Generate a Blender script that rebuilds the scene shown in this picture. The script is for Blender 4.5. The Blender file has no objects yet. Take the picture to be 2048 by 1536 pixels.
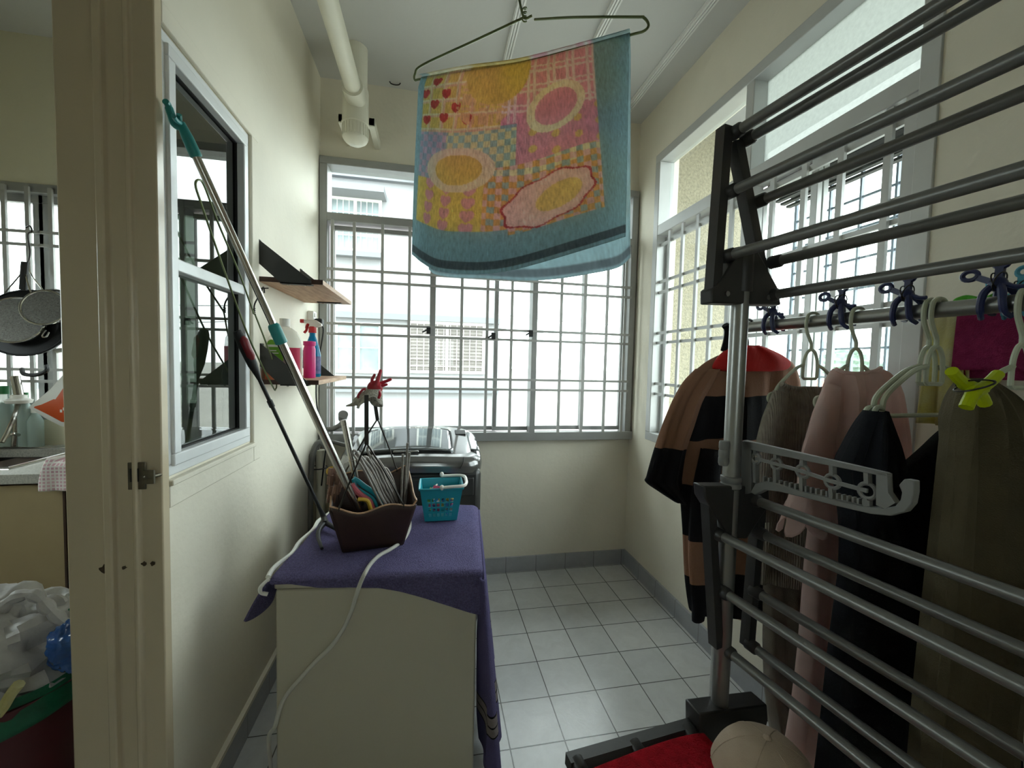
import bpy, math, random
import numpy as np
from mathutils import Vector as V, Matrix
random.seed(7)
S = bpy.context.scene
COL = S.collection
# ------------------------------------------------------------------ camera
CH, FPX = 1.35, 825.34
YAW, PITCH, ROLL = 0.193714, -0.0496486, 0.0241888
_cy, _sy, _cp, _sp, _cr, _sr = math.cos(YAW), math.sin(YAW), math.cos(PITCH), math.sin(PITCH), math.cos(ROLL), math.sin(ROLL)
CF = V((_sy*_cp, _cy*_cp, _sp))
_rt = V((_cy, -_sy, 0)); _up = _rt.cross(CF)
CR = _cr*_rt + _sr*_up
CU = -_sr*_rt + _cr*_up
cd = bpy.data.cameras.new('camera'); cam = bpy.data.objects.new('camera', cd); COL.objects.link(cam)
cam.matrix_world = Matrix(((CR.x, CU.x, -CF.x, 0), (CR.y, CU.y, -CF.y, 0), (CR.z, CU.z, -CF.z, CH), (0, 0, 0, 1)))
cd.sensor_width = 36; cd.lens = 36*FPX/2048; cd.clip_start = 0.02; cd.clip_end = 1000
S.camera = cam
# ------------------------------------------------------------------ world and exposure
w = bpy.data.worlds.new('sky'); S.world = w; w.use_nodes = True
nt = w.node_tree; nt.nodes.clear()
SKY = 4.6
wo = nt.nodes.new('ShaderNodeOutputWorld'); bg = nt.nodes.new('ShaderNodeBackground')
tc = nt.nodes.new('ShaderNodeTexCoord'); sx = nt.nodes.new('ShaderNodeSeparateXYZ'); cr = nt.nodes.new('ShaderNodeValToRGB')
nt.links.new(tc.outputs['Generated'], sx.inputs[0]); nt.links.new(sx.outputs['Z'], cr.inputs[0])
cr.color_ramp.elements[0].position = 0.0; cr.color_ramp.elements[0].color = (.96, .985, 1, 1)
cr.color_ramp.elements[1].position = 0.8; cr.color_ramp.elements[1].color = (.98, .985, 1, 1)
nt.links.new(cr.outputs[0], bg.inputs[0]); bg.inputs[1].default_value = SKY
nt.links.new(bg.outputs[0], wo.inputs[0])
S.view_settings.view_transform = 'Standard'; S.view_settings.look = 'None'
S.view_settings.gamma = 1; S.view_settings.use_curve_mapping = False
S.view_settings.exposure = 0.95
S.cycles.max_bounces = 14; S.cycles.diffuse_bounces = 10; S.cycles.transparent_max_bounces = 24
S.cycles.sample_clamp_indirect = 8

# ------------------------------------------------------------------ pixel rays -> points at a real distance
def ray(px, py): return CF + CR*((px-1024)/FPX) - CU*((py-768)/FPX)
C0 = V((0, 0, CH))
def PX(px, py, x): d = ray(px, py); return C0 + d*(x/d.x)
def PY(px, py, y): d = ray(px, py); return C0 + d*(y/d.y)
def PZ(px, py, z): d = ray(px, py); return C0 + d*((z-CH)/d.z)
def PD(px, py, dd): return C0 + ray(px, py)*dd
def PP(px, py, p, n): d = ray(px, py); return C0 + d*((V(p)-C0).dot(n)/d.dot(n))

# ------------------------------------------------------------------ materials
def lin(c): return tuple((x/255/12.92 if x/255 <= .04045 else ((x/255+.055)/1.055)**2.4) for x in c) + (1,)
def mat(name, c, rough=.5, metal=0, var=0.06, vs=6, bump=0, bs=60, spec=.5, trans=0, alpha=None, c2=None, stretch=None, coat=0):
    m = bpy.data.materials.new(name); m.use_nodes = True; t = m.node_tree; n = t.nodes; l = t.links
    b = n['Principled BSDF']; out = n['Material Output']
    b.inputs['Roughness'].default_value = rough; b.inputs['Metallic'].default_value = metal
    b.inputs['Specular IOR Level'].default_value = spec; b.inputs['Coat Weight'].default_value = coat
    tcn = n.new('ShaderNodeTexCoord'); mp = n.new('ShaderNodeMapping'); l.new(tcn.outputs['Object'], mp.inputs[0])
    if stretch: mp.inputs['Scale'].default_value = stretch
    nz = n.new('ShaderNodeTexNoise'); nz.inputs['Scale'].default_value = vs; nz.inputs['Detail'].default_value = 5
    l.new(mp.outputs[0], nz.inputs['Vector'])
    rp = n.new('ShaderNodeValToRGB'); a = lin(c); z = lin(c2) if c2 else tuple(x*(1-2*var) for x in a[:3])+(1,)
    rp.color_ramp.elements[0].position = .3; rp.color_ramp.elements[0].color = z
    rp.color_ramp.elements[1].position = .65; rp.color_ramp.elements[1].color = a
    l.new(nz.outputs['Fac'], rp.inputs[0]); l.new(rp.outputs[0], b.inputs['Base Color'])
    if bump:
        n2 = n.new('ShaderNodeTexNoise'); n2.inputs['Scale'].default_value = bs; n2.inputs['Detail'].default_value = 3
        l.new(mp.outputs[0], n2.inputs['Vector'])
        bp = n.new('ShaderNodeBump'); bp.inputs['Strength'].default_value = bump; bp.inputs['Distance'].default_value = .01
        l.new(n2.outputs['Fac'], bp.inputs['Height']); l.new(bp.outputs[0], b.inputs['Normal'])
    if trans:
        tr = n.new('ShaderNodeBsdfTranslucent'); l.new(rp.outputs[0], tr.inputs[0])
        mx = n.new('ShaderNodeMixShader'); mx.inputs[0].default_value = trans
        l.new(b.outputs[0], mx.inputs[1]); l.new(tr.outputs[0], mx.inputs[2]); l.new(mx.outputs[0], out.inputs[0])
    if alpha is not None:
        tp = n.new('ShaderNodeBsdfTransparent'); mx = n.new('ShaderNodeMixShader'); mx.inputs[0].default_value = alpha
        l.new(tp.outputs[0], mx.inputs[1]); l.new(b.outputs[0], mx.inputs[2]); l.new(mx.outputs[0], out.inputs[0])
    return m
def glass(name, tint=(245, 252, 250), ior=1.45, rough=0.0, frost=0):
    m = bpy.data.materials.new(name); m.use_nodes = True; t = m.node_tree; n = t.nodes; l = t.links
    n.remove(n['Principled BSDF']); out = n['Material Output']
    tp = n.new('ShaderNodeBsdfTransparent'); tp.inputs[0].default_value = lin(tint)
    gl = n.new('ShaderNodeBsdfGlossy'); gl.inputs['Roughness'].default_value = rough
    fr = n.new('ShaderNodeFresnel'); fr.inputs[0].default_value = ior
    mx = n.new('ShaderNodeMixShader')
    ge = n.new('ShaderNodeNewGeometry'); iv = n.new('ShaderNodeMath'); iv.operation = 'SUBTRACT'; iv.inputs[0].default_value = 1; l.new(ge.outputs['Backfacing'], iv.inputs[1])
    ml = n.new('ShaderNodeMath'); ml.operation = 'MULTIPLY'; l.new(fr.outputs[0], ml.inputs[0]); l.new(iv.outputs[0], ml.inputs[1]); l.new(ml.outputs[0], mx.inputs[0])
    base = tp.outputs[0]
    if frost:
        tl = n.new('ShaderNodeBsdfTranslucent'); nz = n.new('ShaderNodeTexNoise'); nz.inputs['Scale'].default_value = 70
        rp = n.new('ShaderNodeValToRGB'); rp.color_ramp.elements[0].color = lin((158, 166, 162)); rp.color_ramp.elements[1].color = lin((182, 189, 185))
        tcn = n.new('ShaderNodeTexCoord'); l.new(tcn.outputs['Object'], nz.inputs['Vector']); l.new(nz.outputs['Fac'], rp.inputs[0]); l.new(rp.outputs[0], tl.inputs[0])
        m2 = n.new('ShaderNodeMixShader'); m2.inputs[0].default_value = frost
        l.new(tp.outputs[0], m2.inputs[1]); l.new(tl.outputs[0], m2.inputs[2]); base = m2.outputs[0]
    l.new(base, mx.inputs[1]); l.new(gl.outputs[0], mx.inputs[2]); l.new(mx.outputs[0], out.inputs[0])
    return m
def bands(name, zs, cols, rough=.85, bump=.15, trans=0, axis='Z', bs=500):
    """cloth whose dye changes in bands along an object axis; zs ascending breakpoints, cols len(zs)+1"""
    m = mat(name, cols[0], rough, var=.05, vs=20, bump=bump, bs=bs, trans=trans, spec=.2); t = m.node_tree; n = t.nodes; l = t.links
    b = n['Principled BSDF']; tcn = n.new('ShaderNodeTexCoord'); sp = n.new('ShaderNodeSeparateXYZ'); l.new(tcn.outputs['Object'], sp.inputs[0])
    lo, hi = zs[0]-.2, zs[-1]+.2
    mr = n.new('ShaderNodeMapRange'); mr.inputs['From Min'].default_value = lo; mr.inputs['From Max'].default_value = hi
    nz = n.new('ShaderNodeTexNoise'); nz.inputs['Scale'].default_value = 9; l.new(tcn.outputs['Object'], nz.inputs['Vector'])
    ad = n.new('ShaderNodeMath'); ad.operation = 'MULTIPLY_ADD'; l.new(nz.outputs['Fac'], ad.inputs[0]); ad.inputs[1].default_value = .02; l.new(sp.outputs[axis], ad.inputs[2])
    l.new(ad.outputs[0], mr.inputs['Value'])
    rp = n.new('ShaderNodeValToRGB'); rp.color_ramp.interpolation = 'CONSTANT'; e = rp.color_ramp.elements
    e[0].position = 0; e[0].color = lin(cols[0]); e[1].position = (zs[0]-lo)/(hi-lo); e[1].color = lin(cols[1])
    for z, c in zip(zs[1:], cols[2:]):
        q = e.new((z-lo)/(hi-lo)); q.color = lin(c)
    l.new(mr.outputs[0], rp.inputs[0]); l.new(rp.outputs[0], b.inputs['Base Color'])
    return m
def brick(name, c1, c2, grout, w_, h_, off, mortar=.0022, rough=.3, plane='XY', stain=.12):
    m = mat(name, c1, rough, bump=0); t = m.node_tree; n = t.nodes; l = t.links; b = n['Principled BSDF']
    tcn = n.new('ShaderNodeTexCoord'); sp = n.new('ShaderNodeSeparateXYZ'); l.new(tcn.outputs['Object'], sp.inputs[0])
    cb = n.new('ShaderNodeCombineXYZ'); l.new(sp.outputs[plane[0]], cb.inputs[0]); l.new(sp.outputs[plane[1]], cb.inputs[1])
    mp = n.new('ShaderNodeMapping'); mp.inputs['Location'].default_value = (off[0], off[1], 0); l.new(cb.outputs[0], mp.inputs[0])
    br = n.new('ShaderNodeTexBrick'); br.offset = 0; br.squash = 1; br.inputs['Scale'].default_value = 1
    br.inputs['Brick Width'].default_value = w_; br.inputs['Row Height'].default_value = h_; br.inputs['Mortar Size'].default_value = mortar
    br.inputs['Mortar Smooth'].default_value = .3
    br.inputs['Color1'].default_value = lin(c1); br.inputs['Color2'].default_value = lin(c2); br.inputs['Mortar'].default_value = lin(grout)
    l.new(mp.outputs[0], br.inputs['Vector'])
    nz = n.new('ShaderNodeTexNoise'); nz.inputs['Scale'].default_value = 14; nz.inputs['Detail'].default_value = 6; nz.inputs['Roughness'].default_value = .7; nz.inputs['Distortion'].default_value = .6
    l.new(tcn.outputs['Object'], nz.inputs['Vector'])
    mr = n.new('ShaderNodeMapRange'); mr.inputs['From Min'].default_value = .35; mr.inputs['From Max'].default_value = .7; mr.inputs['To Min'].default_value = 1-stain; mr.inputs['To Max'].default_value = 1
    l.new(nz.outputs['Fac'], mr.inputs[0])
    mx = n.new('ShaderNodeVectorMath'); mx.operation = 'SCALE'; l.new(br.outputs['Color'], mx.inputs[0]); l.new(mr.outputs[0], mx.inputs['Scale'])
    l.new(mx.outputs[0], b.inputs['Base Color'])
    ma = n.new('ShaderNodeMath'); ma.operation = 'MULTIPLY_ADD'; l.new(br.outputs['Fac'], ma.inputs[0]); ma.inputs[1].default_value = -1.0; l.new(nz.outputs['Fac'], ma.inputs[2])
    bp = n.new('ShaderNodeBump'); bp.inputs['Strength'].default_value = .25; bp.inputs['Distance'].default_value = .004
    l.new(ma.outputs[0], bp.inputs['Height']); l.new(bp.outputs[0], b.inputs['Normal'])
    return m

M = {}
M['wall'] = mat('cream_wall_paint', (228, 222, 206), .62, var=.035, vs=3.5, bump=.12, bs=45)
M['wallK'] = mat('kitchen_wall_paint', (222, 216, 192), .7, var=.03, vs=3, bump=.05)
M['ceil'] = mat('ceiling_paint', (204, 204, 202), .8, var=.02, vs=3, bump=.05)
M['jamb'] = mat('gloss_door_frame_paint', (204, 190, 164), .22, var=.03, vs=4, bump=.03, bs=20)
M['floor'] = brick('grey_floor_tile', (208, 209, 209), (198, 200, 201), (92, 92, 90), .2, .2, (-.09, -.15), .0024, .22)
M['baseX'] = brick('grey_skirting_tile_x', (170, 172, 176), (162, 165, 170), (105, 104, 102), .2, .5, (-.09, .2), .0018, .35, 'XZ')
M['baseY'] = brick('grey_skirting_tile_y', (170, 172, 176), (162, 165, 170), (105, 104, 102), .2, .5, (-.15, .2), .0018, .35, 'YZ')
M['alu'] = mat('aluminium_frame', (160, 161, 160), .38, .35, var=.04, vs=12)
M['aluW'] = mat('pale_aluminium_frame', (194, 195, 194), .4, .2, var=.03, vs=12)
M['aluL'] = mat('light_casement_frame', (224, 226, 228), .4, .1, var=.03, vs=12)
M['railW'] = mat('white_rail_profile', (232, 232, 230), .35, .1, var=.02)
M['grille'] = mat('grille_enamel', (176, 176, 174), .45, .1, var=.05, vs=20)
M['glass'] = glass('clear_glass')
M['glassF'] = glass('frosted_glass', (214, 220, 217), 1.45, .1, .75)
M['glassD'] = glass('reflective_tinted_glass', (140, 150, 140), 2.2, .0)
M['rubber'] = mat('black_rubber', (22, 22, 22), .7)
M['stucco'] = mat('rough_cast_stucco', (158, 151, 130), .9, var=.18, vs=60, bump=.8, bs=90)
M['nbr'] = mat('neighbour_white_render', (150, 150, 153), .9, var=.03, vs=1)
M['nbrG'] = mat('neighbour_grey_render', (122, 124, 128), .9, var=.03, vs=1)
M['nbrW'] = mat('neighbour_window_glass', (140, 152, 156), .25, var=.2, vs=2)
M['nbrL'] = mat('neighbour_louvre', (146, 140, 137), .6, var=.1, vs=3)
M['green'] = mat('hazy_foliage', (120, 142, 126), .9, var=.3, vs=2, bump=.5, bs=3)  # distance haze mixed into the leaf colour
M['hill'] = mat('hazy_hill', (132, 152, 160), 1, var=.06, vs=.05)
M['ground'] = mat('outdoor_ground', (150, 148, 140), .95, var=.1, vs=.1)
M['roof'] = mat('red_roof_tile', (186, 130, 118), .8, var=.15, vs=2)
M['pvc'] = mat('cream_painted_pvc', (222, 219, 203), .4, var=.03, vs=8)
M['steel'] = mat('polished_steel', (190, 186, 180), .18, 1, var=.05, vs=30, stretch=(1, 1, .2))
M['chrome'] = mat('chrome', (215, 215, 215), .08, 1, var=.03)
M['galv'] = mat('grey_metal_tube', (150, 150, 148), .32, .85, var=.05, vs=20)
M['teal'] = mat('teal_plastic', (38, 140, 140), .4, var=.03)
M['black'] = mat('black_plastic', (22, 21, 22), .58, var=.1, vs=20)
M['airer'] = mat('charcoal_plastic', (44, 43, 43), .42, var=.08, vs=20, bump=.04, bs=200)
M['rod'] = mat('grey_coated_rod', (112, 112, 109), .36, .35, var=.05, vs=40)
M['arm'] = mat('grey_plastic', (112, 112, 110), .45, var=.04, vs=15)
M['redP'] = mat('dark_red_plastic', (120, 30, 40), .35, var=.05)
M['wood'] = mat('pale_wood_veneer', (196, 160, 128), .55, var=.14, vs=9, bump=.05, stretch=(7, 1, 7), c2=(162, 124, 94))
M['woodE'] = mat('dark_wood_edge', (70, 44, 34), .6, var=.15, vs=20)
M['bracket'] = mat('matt_charcoal_steel', (62, 62, 60), .5, .2, var=.04)
M['white'] = mat('white_plastic', (232, 230, 224), .35, var=.02)
M['cable'] = mat('white_cable', (205, 203, 195), .45, var=.03)
M['enamel'] = mat('white_appliance_enamel', (192, 186, 167), .35, var=.02, vs=2, bump=.03, bs=300)
M['wmbody'] = mat('grey_appliance_body', (62, 62, 62), .32, .3, var=.04)
M['wmtop'] = mat('silver_lid', (170, 170, 170), .1, .75, var=.04)
M['wmrim'] = mat('metallic_grey_rim', (128, 128, 128), .16, .7, var=.04)
M['smoke'] = mat('smoked_lid_glass', (120, 124, 126), .04, .55, var=.03)
M['dark'] = mat('dark_recess', (18, 18, 18), .6)
M['brown'] = mat('dark_brown_leatherette', (58, 38, 32), .5, var=.08, vs=30, bump=.05, bs=200)
M['brownI'] = mat('brown_lining', (84, 56, 46), .7, var=.08, vs=30)
M['turq'] = mat('turquoise_plastic', (36, 160, 178), .35, var=.03)
M['wire'] = mat('dark_wire', (50, 46, 42), .4, .6)
M['gwire'] = mat('green_coated_wire', (104, 116, 74), .4, .3, var=.06)
M['hangW'] = mat('pale_green_white_plastic', (190, 196, 176), .4, var=.04)
M['clip'] = mat('navy_blue_plastic', (40, 48, 92), .35, var=.06)
M['clipB'] = mat('sky_blue_plastic', (70, 150, 176), .4, var=.05)
M['lime'] = mat('lime_plastic', (190, 205, 20), .35, trans=.3, var=.05)
M['clothP'] = mat('purple_terry', (122, 115, 160), .95, var=.2, vs=190, bump=1.0, bs=330, spec=.1)
M['clothPs'] = bands('purple_terry_striped', [z_-.695 for z_ in (.200, .206, .236, .242, .272, .278, .29)], [(106, 99, 144), (34, 30, 34), (150, 140, 138), (34, 30, 34), (150, 140, 138), (34, 30, 34), (106, 99, 144), (106, 99, 144)], .95, .9, bs=420)
M['redT'] = mat('red_terry', (168, 16, 32), .95, var=.14, vs=60, bump=.8, bs=380, spec=.1)
M['magT'] = mat('magenta_terry', (178, 62, 112), .95, var=.12, vs=60, bump=.8, bs=380, spec=.1, trans=.3)
M['yelT'] = mat('pale_yellow_cloth', (222, 218, 186), .9, var=.14, vs=14, bump=.3, bs=200, spec=.1, trans=.4, c2=(214, 206, 120))
M['grnT'] = mat('green_cloth', (96, 190, 70), .9, var=.1, vs=25, bump=.3, bs=200, spec=.1, trans=.2)
M['beige'] = mat('beige_cotton', (170, 152, 134), .9, var=.06, vs=25, bump=.3, bs=500, spec=.15)
M['blackC'] = mat('black_cloth', (26, 26, 30), .9, var=.1, vs=20, bump=.3, bs=500, spec=.15)
M['navyC'] = mat('charcoal_cloth', (34, 36, 42), .9, var=.1, vs=20, bump=.3, bs=500, spec=.15)
M['olive'] = mat('olive_brown_cloth', (92, 85, 68), .92, var=.08, vs=20, bump=.3, bs=500, spec=.12)
M['greyC'] = mat('grey_brown_cloth', (132, 126, 117), .92, var=.08, vs=20, bump=.3, bs=500, spec=.12)
M['pink'] = mat('pale_pink_cotton', (242, 222, 218), .9, var=.05, vs=20, bump=.2, bs=500, spec=.15, trans=.55)
M['knit'] = mat('grey_knit', (172, 164, 152), .95, var=.12, vs=40, bump=.0, spec=.1, trans=.15)
M['redC'] = mat('red_hood_lining', (214, 44, 44), .85, var=.06, vs=20, bump=.2, bs=500, trans=.25)
M['glove'] = mat('cotton_glove_knit', (196, 190, 178), .95, var=.15, vs=90, bump=.7, bs=260)
M['redR'] = mat('red_rubber', (186, 32, 52), .38, var=.08, vs=40)
M['wrapG'] = mat('grey_wrapped_wire', (152, 146, 140), .42, .3, var=.18, vs=50, bump=.3, bs=150)
M['wicker'] = mat('brown_peg_wood', (146, 112, 96), .7, var=.18, vs=40)
M['yellow'] = mat('yellow_plastic', (214, 176, 66), .35, var=.04)
M['pinkP'] = mat('rose_plastic', (190, 92, 104), .4, var=.05)
M['pinkB'] = mat('hot_pink_plastic', (228, 52, 140), .35, var=.03, trans=.2)
M['clearP'] = mat('clear_plastic_bottle', (226, 226, 216), .2, var=.02, alpha=.42)
M['pinkL'] = mat('salmon_liquid', (226, 138, 110), .25, var=.04, trans=.3)
M['labelG'] = mat('green_label', (110, 172, 40), .5, var=.05)
M['labelP'] = mat('pink_label', (214, 54, 96), .5, var=.05)
M['blueL'] = mat('blue_liquid', (30, 150, 196), .15, var=.04, trans=.35)
M['violet'] = mat('violet_label', (120, 116, 170), .4, var=.4, vs=40, c2=(60, 60, 120))
M['redTr'] = mat('red_trigger_plastic', (196, 44, 48), .35, var=.04)
M['orangeB'] = mat('orange_plastic', (226, 128, 88), .4, var=.06, trans=.2)
M['orange'] = mat('orange_packet', (206, 84, 34), .4, var=.04)
M['cab'] = mat('kitchen_cabinet_laminate', (176, 158, 122), .5, var=.05, vs=5)
M['darkwood'] = mat('dark_cabinet_edge', (64, 44, 34), .5, var=.1)
M['stone'] = mat('speckled_worktop', (196, 194, 186), .35, var=.2, vs=160)
M['sink'] = mat('brushed_steel_sink', (120, 118, 114), .3, .9, var=.04)
M['wok'] = mat('black_wok', (22, 22, 24), .28, .5, var=.1)
M['mesh'] = mat('sieve_mesh', (140, 138, 132), .45, .5, var=.3, alpha=.5, vs=200)
M['gclear'] = mat('cloudy_white_plastic_film', (206, 204, 204), .3, var=.12, vs=14, bump=.5, bs=30, alpha=.86)
M['gbag'] = mat('green_bin_liner', (26, 110, 78), .35, var=.2, vs=14, bump=.5, bs=30)
M['bin'] = mat('maroon_bin_plastic', (84, 30, 38), .5, var=.06)
M['bluew'] = mat('blue_plastic_wrap', (54, 100, 172), .2, var=.3, vs=22, bump=.6, bs=26)
M['gingham'] = brick('pink_gingham', (226, 190, 196), (206, 160, 172), (238, 232, 228), .014, .014, (0, 0), .003, .9, 'XZ', .1)
M['brass'] = mat('tarnished_steel', (120, 114, 100), .35, .8, var=.2, vs=40)
M['chip'] = mat('exposed_dark_filler', (74, 60, 44), .9, var=.3, vs=80)
M['soap'] = mat('translucent_bottle', (186, 206, 200), .2, var=.05, alpha=.6)
M['greenP'] = mat('green_cap_plastic', (40, 120, 70), .4)

def wrinkle(m, sc=11, st=.34, stretch=(1, 1, .35)):
    t = m.node_tree; n = t.nodes; l = t.links; b = n['Principled BSDF']
    tcn = n.new('ShaderNodeTexCoord'); mp = n.new('ShaderNodeMapping'); mp.inputs['Scale'].default_value = stretch; l.new(tcn.outputs['Object'], mp.inputs[0])
    nz = n.new('ShaderNodeTexNoise'); nz.inputs['Scale'].default_value = sc; nz.inputs['Detail'].default_value = 4; nz.inputs['Distortion'].default_value = .5; l.new(mp.outputs[0], nz.inputs['Vector'])
    bp = n.new('ShaderNodeBump'); bp.inputs['Strength'].default_value = st; bp.inputs['Distance'].default_value = .03; l.new(nz.outputs['Fac'], bp.inputs['Height'])
    old = b.inputs['Normal'].links
    if old: l.new(old[0].from_socket, bp.inputs['Normal'])
    l.new(bp.outputs[0], b.inputs['Normal'])
# knit: fine ribs in the bump
def ribs(m, scale, strength, axis='X'):
    t = m.node_tree; n = t.nodes; l = t.links; b = n['Principled BSDF']
    wv = n.new('ShaderNodeTexWave'); wv.bands_direction = axis; wv.inputs['Scale'].default_value = scale; wv.inputs['Distortion'].default_value = 1.2; wv.inputs['Detail'].default_value = 1
    tcn = n.new('ShaderNodeTexCoord'); l.new(tcn.outputs['Object'], wv.inputs['Vector'])
    bp = n.new('ShaderNodeBump'); bp.inputs['Strength'].default_value = strength; bp.inputs['Distance'].default_value = .004
    l.new(wv.outputs['Fac'], bp.inputs['Height']); l.new(bp.outputs[0], b.inputs['Normal'])
ribs(M['knit'], 60, .9)
for k_ in ('blackC', 'navyC', 'olive', 'greyC', 'pink', 'yelT', 'knit', 'redC', 'magT'): wrinkle(M[k_])

# ------------------------------------------------------------------ mesh builder
def spl(pts, k=6, closed=False):
    P = [V(p) for p in pts]; n = len(P); out = []
    seg = n if closed else n-1
    for i in range(seg):
        p1, p2 = P[i], P[(i+1) % n]
        p0 = P[(i-1) % n] if (closed or i > 0) else p1*2-p2
        p3 = P[(i+2) % n] if (closed or i+2 < n) else p2*2-p1
        for j in range(k):
            t = j/k
            out.append(.5*((2*p1)+(p2-p0)*t+(2*p0-5*p1+4*p2-p3)*t*t+(3*p1-p0-3*p2+p3)*t**3))
    if not closed: out.append(P[-1])
    return out
class MB:
    def __init__(s): s.v = []; s.f = []
    def add(s, vs, fs):
        o = len(s.v); s.v += [V(p) for p in vs]; s.f += [tuple(i+o for i in f) for f in fs]; return s
    def bx(s, x0, x1, y0, y1, z0, z1):
        return s.add([(x, y, z) for x in (x0, x1) for y in (y0, y1) for z in (z0, z1)],
                     [(0, 1, 3, 2), (4, 6, 7, 5), (0, 4, 5, 1), (2, 3, 7, 6), (0, 2, 6, 4), (1, 5, 7, 3)])
    def ob(s, c, ax, ay, az):
        c = V(c); ax = V(ax); ay = V(ay); az = V(az)
        return s.add([c+i*ax+j*ay+k*az for i in (-1, 1) for j in (-1, 1) for k in (-1, 1)],
                     [(0, 1, 3, 2), (4, 6, 7, 5), (0, 4, 5, 1), (2, 3, 7, 6), (0, 2, 6, 4), (1, 5, 7, 3)])
    def bar(s, p0, p1, w_, h_, up=(0, 0, 1)):
        p0 = V(p0); p1 = V(p1); d = (p1-p0); L = d.length; d.normalize(); up = V(up)
        if abs(d.dot(up)) > .98: up = V((0, 1, 0))
        a = d.cross(up).normalized(); b = a.cross(d).normalized()
        return s.ob((p0+p1)/2, d*L/2, a*w_/2, b*h_/2)
    def tube(s, pts, r, n=10, closed=False, caps=True):
        P = [V(p) for p in pts]; N = len(P); rr = r if isinstance(r, (list, tuple)) else [r]*N
        vs = []; fs = []; prev = None
        for i in range(N):
            if closed: t = P[(i+1) % N]-P[i-1]
            else: t = P[min(i+1, N-1)]-P[max(i-1, 0)]
            if t.length < 1e-9: t = V((0, 0, 1))
            t.normalize()
            if prev is None:
                a = t.cross(V((0, 0, 1)) if abs(t.z) < .9 else V((1, 0, 0))).normalized()
            else:
                a = (prev-t*prev.dot(t))
                a = a.normalized() if a.length > 1e-6 else t.orthogonal().normalized()
            prev = a; b = t.cross(a)
            for k in range(n):
                q = 2*math.pi*k/n; vs.append(P[i]+(a*math.cos(q)+b*math.sin(q))*rr[i])
        for i in range(N if closed else N-1):
            j = (i+1) % N
            for k in range(n):
                k2 = (k+1) % n; fs.append((i*n+k, i*n+k2, j*n+k2, j*n+k))
        if caps and not closed:
            fs.append(tuple(range(n-1, -1, -1))); fs.append(tuple((N-1)*n+k for k in range(n)))
        return s.add(vs, fs)
    def cyl(s, p0, p1, r, r1=None, n=16, caps=True):
        return s.tube([p0, p1], [r, r if r1 is None else r1], n, False, caps)
    def lathe(s, prof, o, ax=(0, 0, 1), n=24):
        o = V(o); ax = V(ax).normalized(); a = ax.orthogonal().normalized(); b = ax.cross(a)
        vs = []; fs = []
        for r, z in prof:
            for k in range(n):
                q = 2*math.pi*k/n; vs.append(o+ax*z+(a*math.cos(q)+b*math.sin(q))*r)
        for i in range(len(prof)-1):
            for k in range(n):
                k2 = (k+1) % n; fs.append((i*n+k, i*n+k2, (i+1)*n+k2, (i+1)*n+k))
        if prof[0][0] > 1e-5: fs.append(tuple(range(n-1, -1, -1)))
        if prof[-1][0] > 1e-5: fs.append(tuple((len(prof)-1)*n+k for k in range(n)))
        return s.add(vs, fs)
    def prism(s, pts, vec):
        P = [V(p) for p in pts]; vec = V(vec); n = len(P)
        return s.add(P+[p+vec for p in P], [tuple(range(n-1, -1, -1)), tuple(range(n, 2*n))]+[(i, (i+1) % n, n+(i+1) % n, n+i) for i in range(n)])
    def ell(s, c, r, n=18, m=10, fn=None):
        c = V(c); vs = []; fs = []
        for i in range(m+1):
            t = math.pi*i/m
            for k in range(n):
                q = 2*math.pi*k/n; d = V((math.sin(t)*math.cos(q), math.sin(t)*math.sin(q), math.cos(t)))
                g = fn(d) if fn else 1
                vs.append(c+V((d.x*r[0]*g, d.y*r[1]*g, d.z*r[2]*g)))
        for i in range(m):
            for k in range(n):
                k2 = (k+1) % n; fs.append((i*n+k, (i+1)*n+k, (i+1)*n+k2, i*n+k2))
        return s.add(vs, fs)
    def grid(s, fn, nu, nv, closeu=False):
        vs = [fn(i/nu, j/nv) for j in range(nv+1) for i in range(nu if closeu else nu+1)]
        W = nu if closeu else nu+1; fs = []
        for j in range(nv):
            for i in range(nu):
                i2 = (i+1) % W; fs.append((j*W+i, j*W+i2, (j+1)*W+i2, (j+1)*W+i))
        return s.add(vs, fs)
    def torus(s, c, ax, R_, r, n=24, m=8):
        c = V(c); ax = V(ax).normalized(); a = ax.orthogonal().normalized(); b = ax.cross(a)
        return s.tube([c+(a*math.cos(2*math.pi*i/n)+b*math.sin(2*math.pi*i/n))*R_ for i in range(n)], r, m, True)

LOC = {}
def link(name, mb, m, origin, bevel=0, sub=0, solid=0, ang=35, flat=False):
    me = bpy.data.meshes.new(name)
    me.from_pydata([tuple(p-origin) for p in mb.v], [], mb.f)
    me.validate()
    if not flat:
        me.polygons.foreach_set('use_smooth', [True]*len(me.polygons))
        me.set_sharp_from_angle(angle=math.radians(ang))
    me.materials.append(m); me.update()
    o = bpy.data.objects.new(name, me); COL.objects.link(o)
    if solid:
        d = o.modifiers.new('thickness', 'SOLIDIFY'); d.thickness = solid; d.offset = 0
    if bevel:
        d = o.modifiers.new('bevel', 'BEVEL'); d.width = bevel; d.segments = 2; d.limit_method = 'ANGLE'; d.angle_limit = math.radians(40)
    if sub:
        d = o.modifiers.new('smooth', 'SUBSURF'); d.levels = sub; d.render_levels = sub
    return o
def setp(o, label=None, cat=None, group=None, kind=None):
    if label: o['label'] = label
    if cat: o['category'] = cat
    if group: o['group'] = group
    if kind: o['kind'] = kind
    return o
def thing(name, label, cat, loc, group=None, kind=None):
    o = bpy.data.objects.new(name, None); COL.objects.link(o); o.location = V(loc); o.empty_display_size = .05
    LOC[o.name] = V(loc); return setp(o, label, cat, group, kind)
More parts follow.
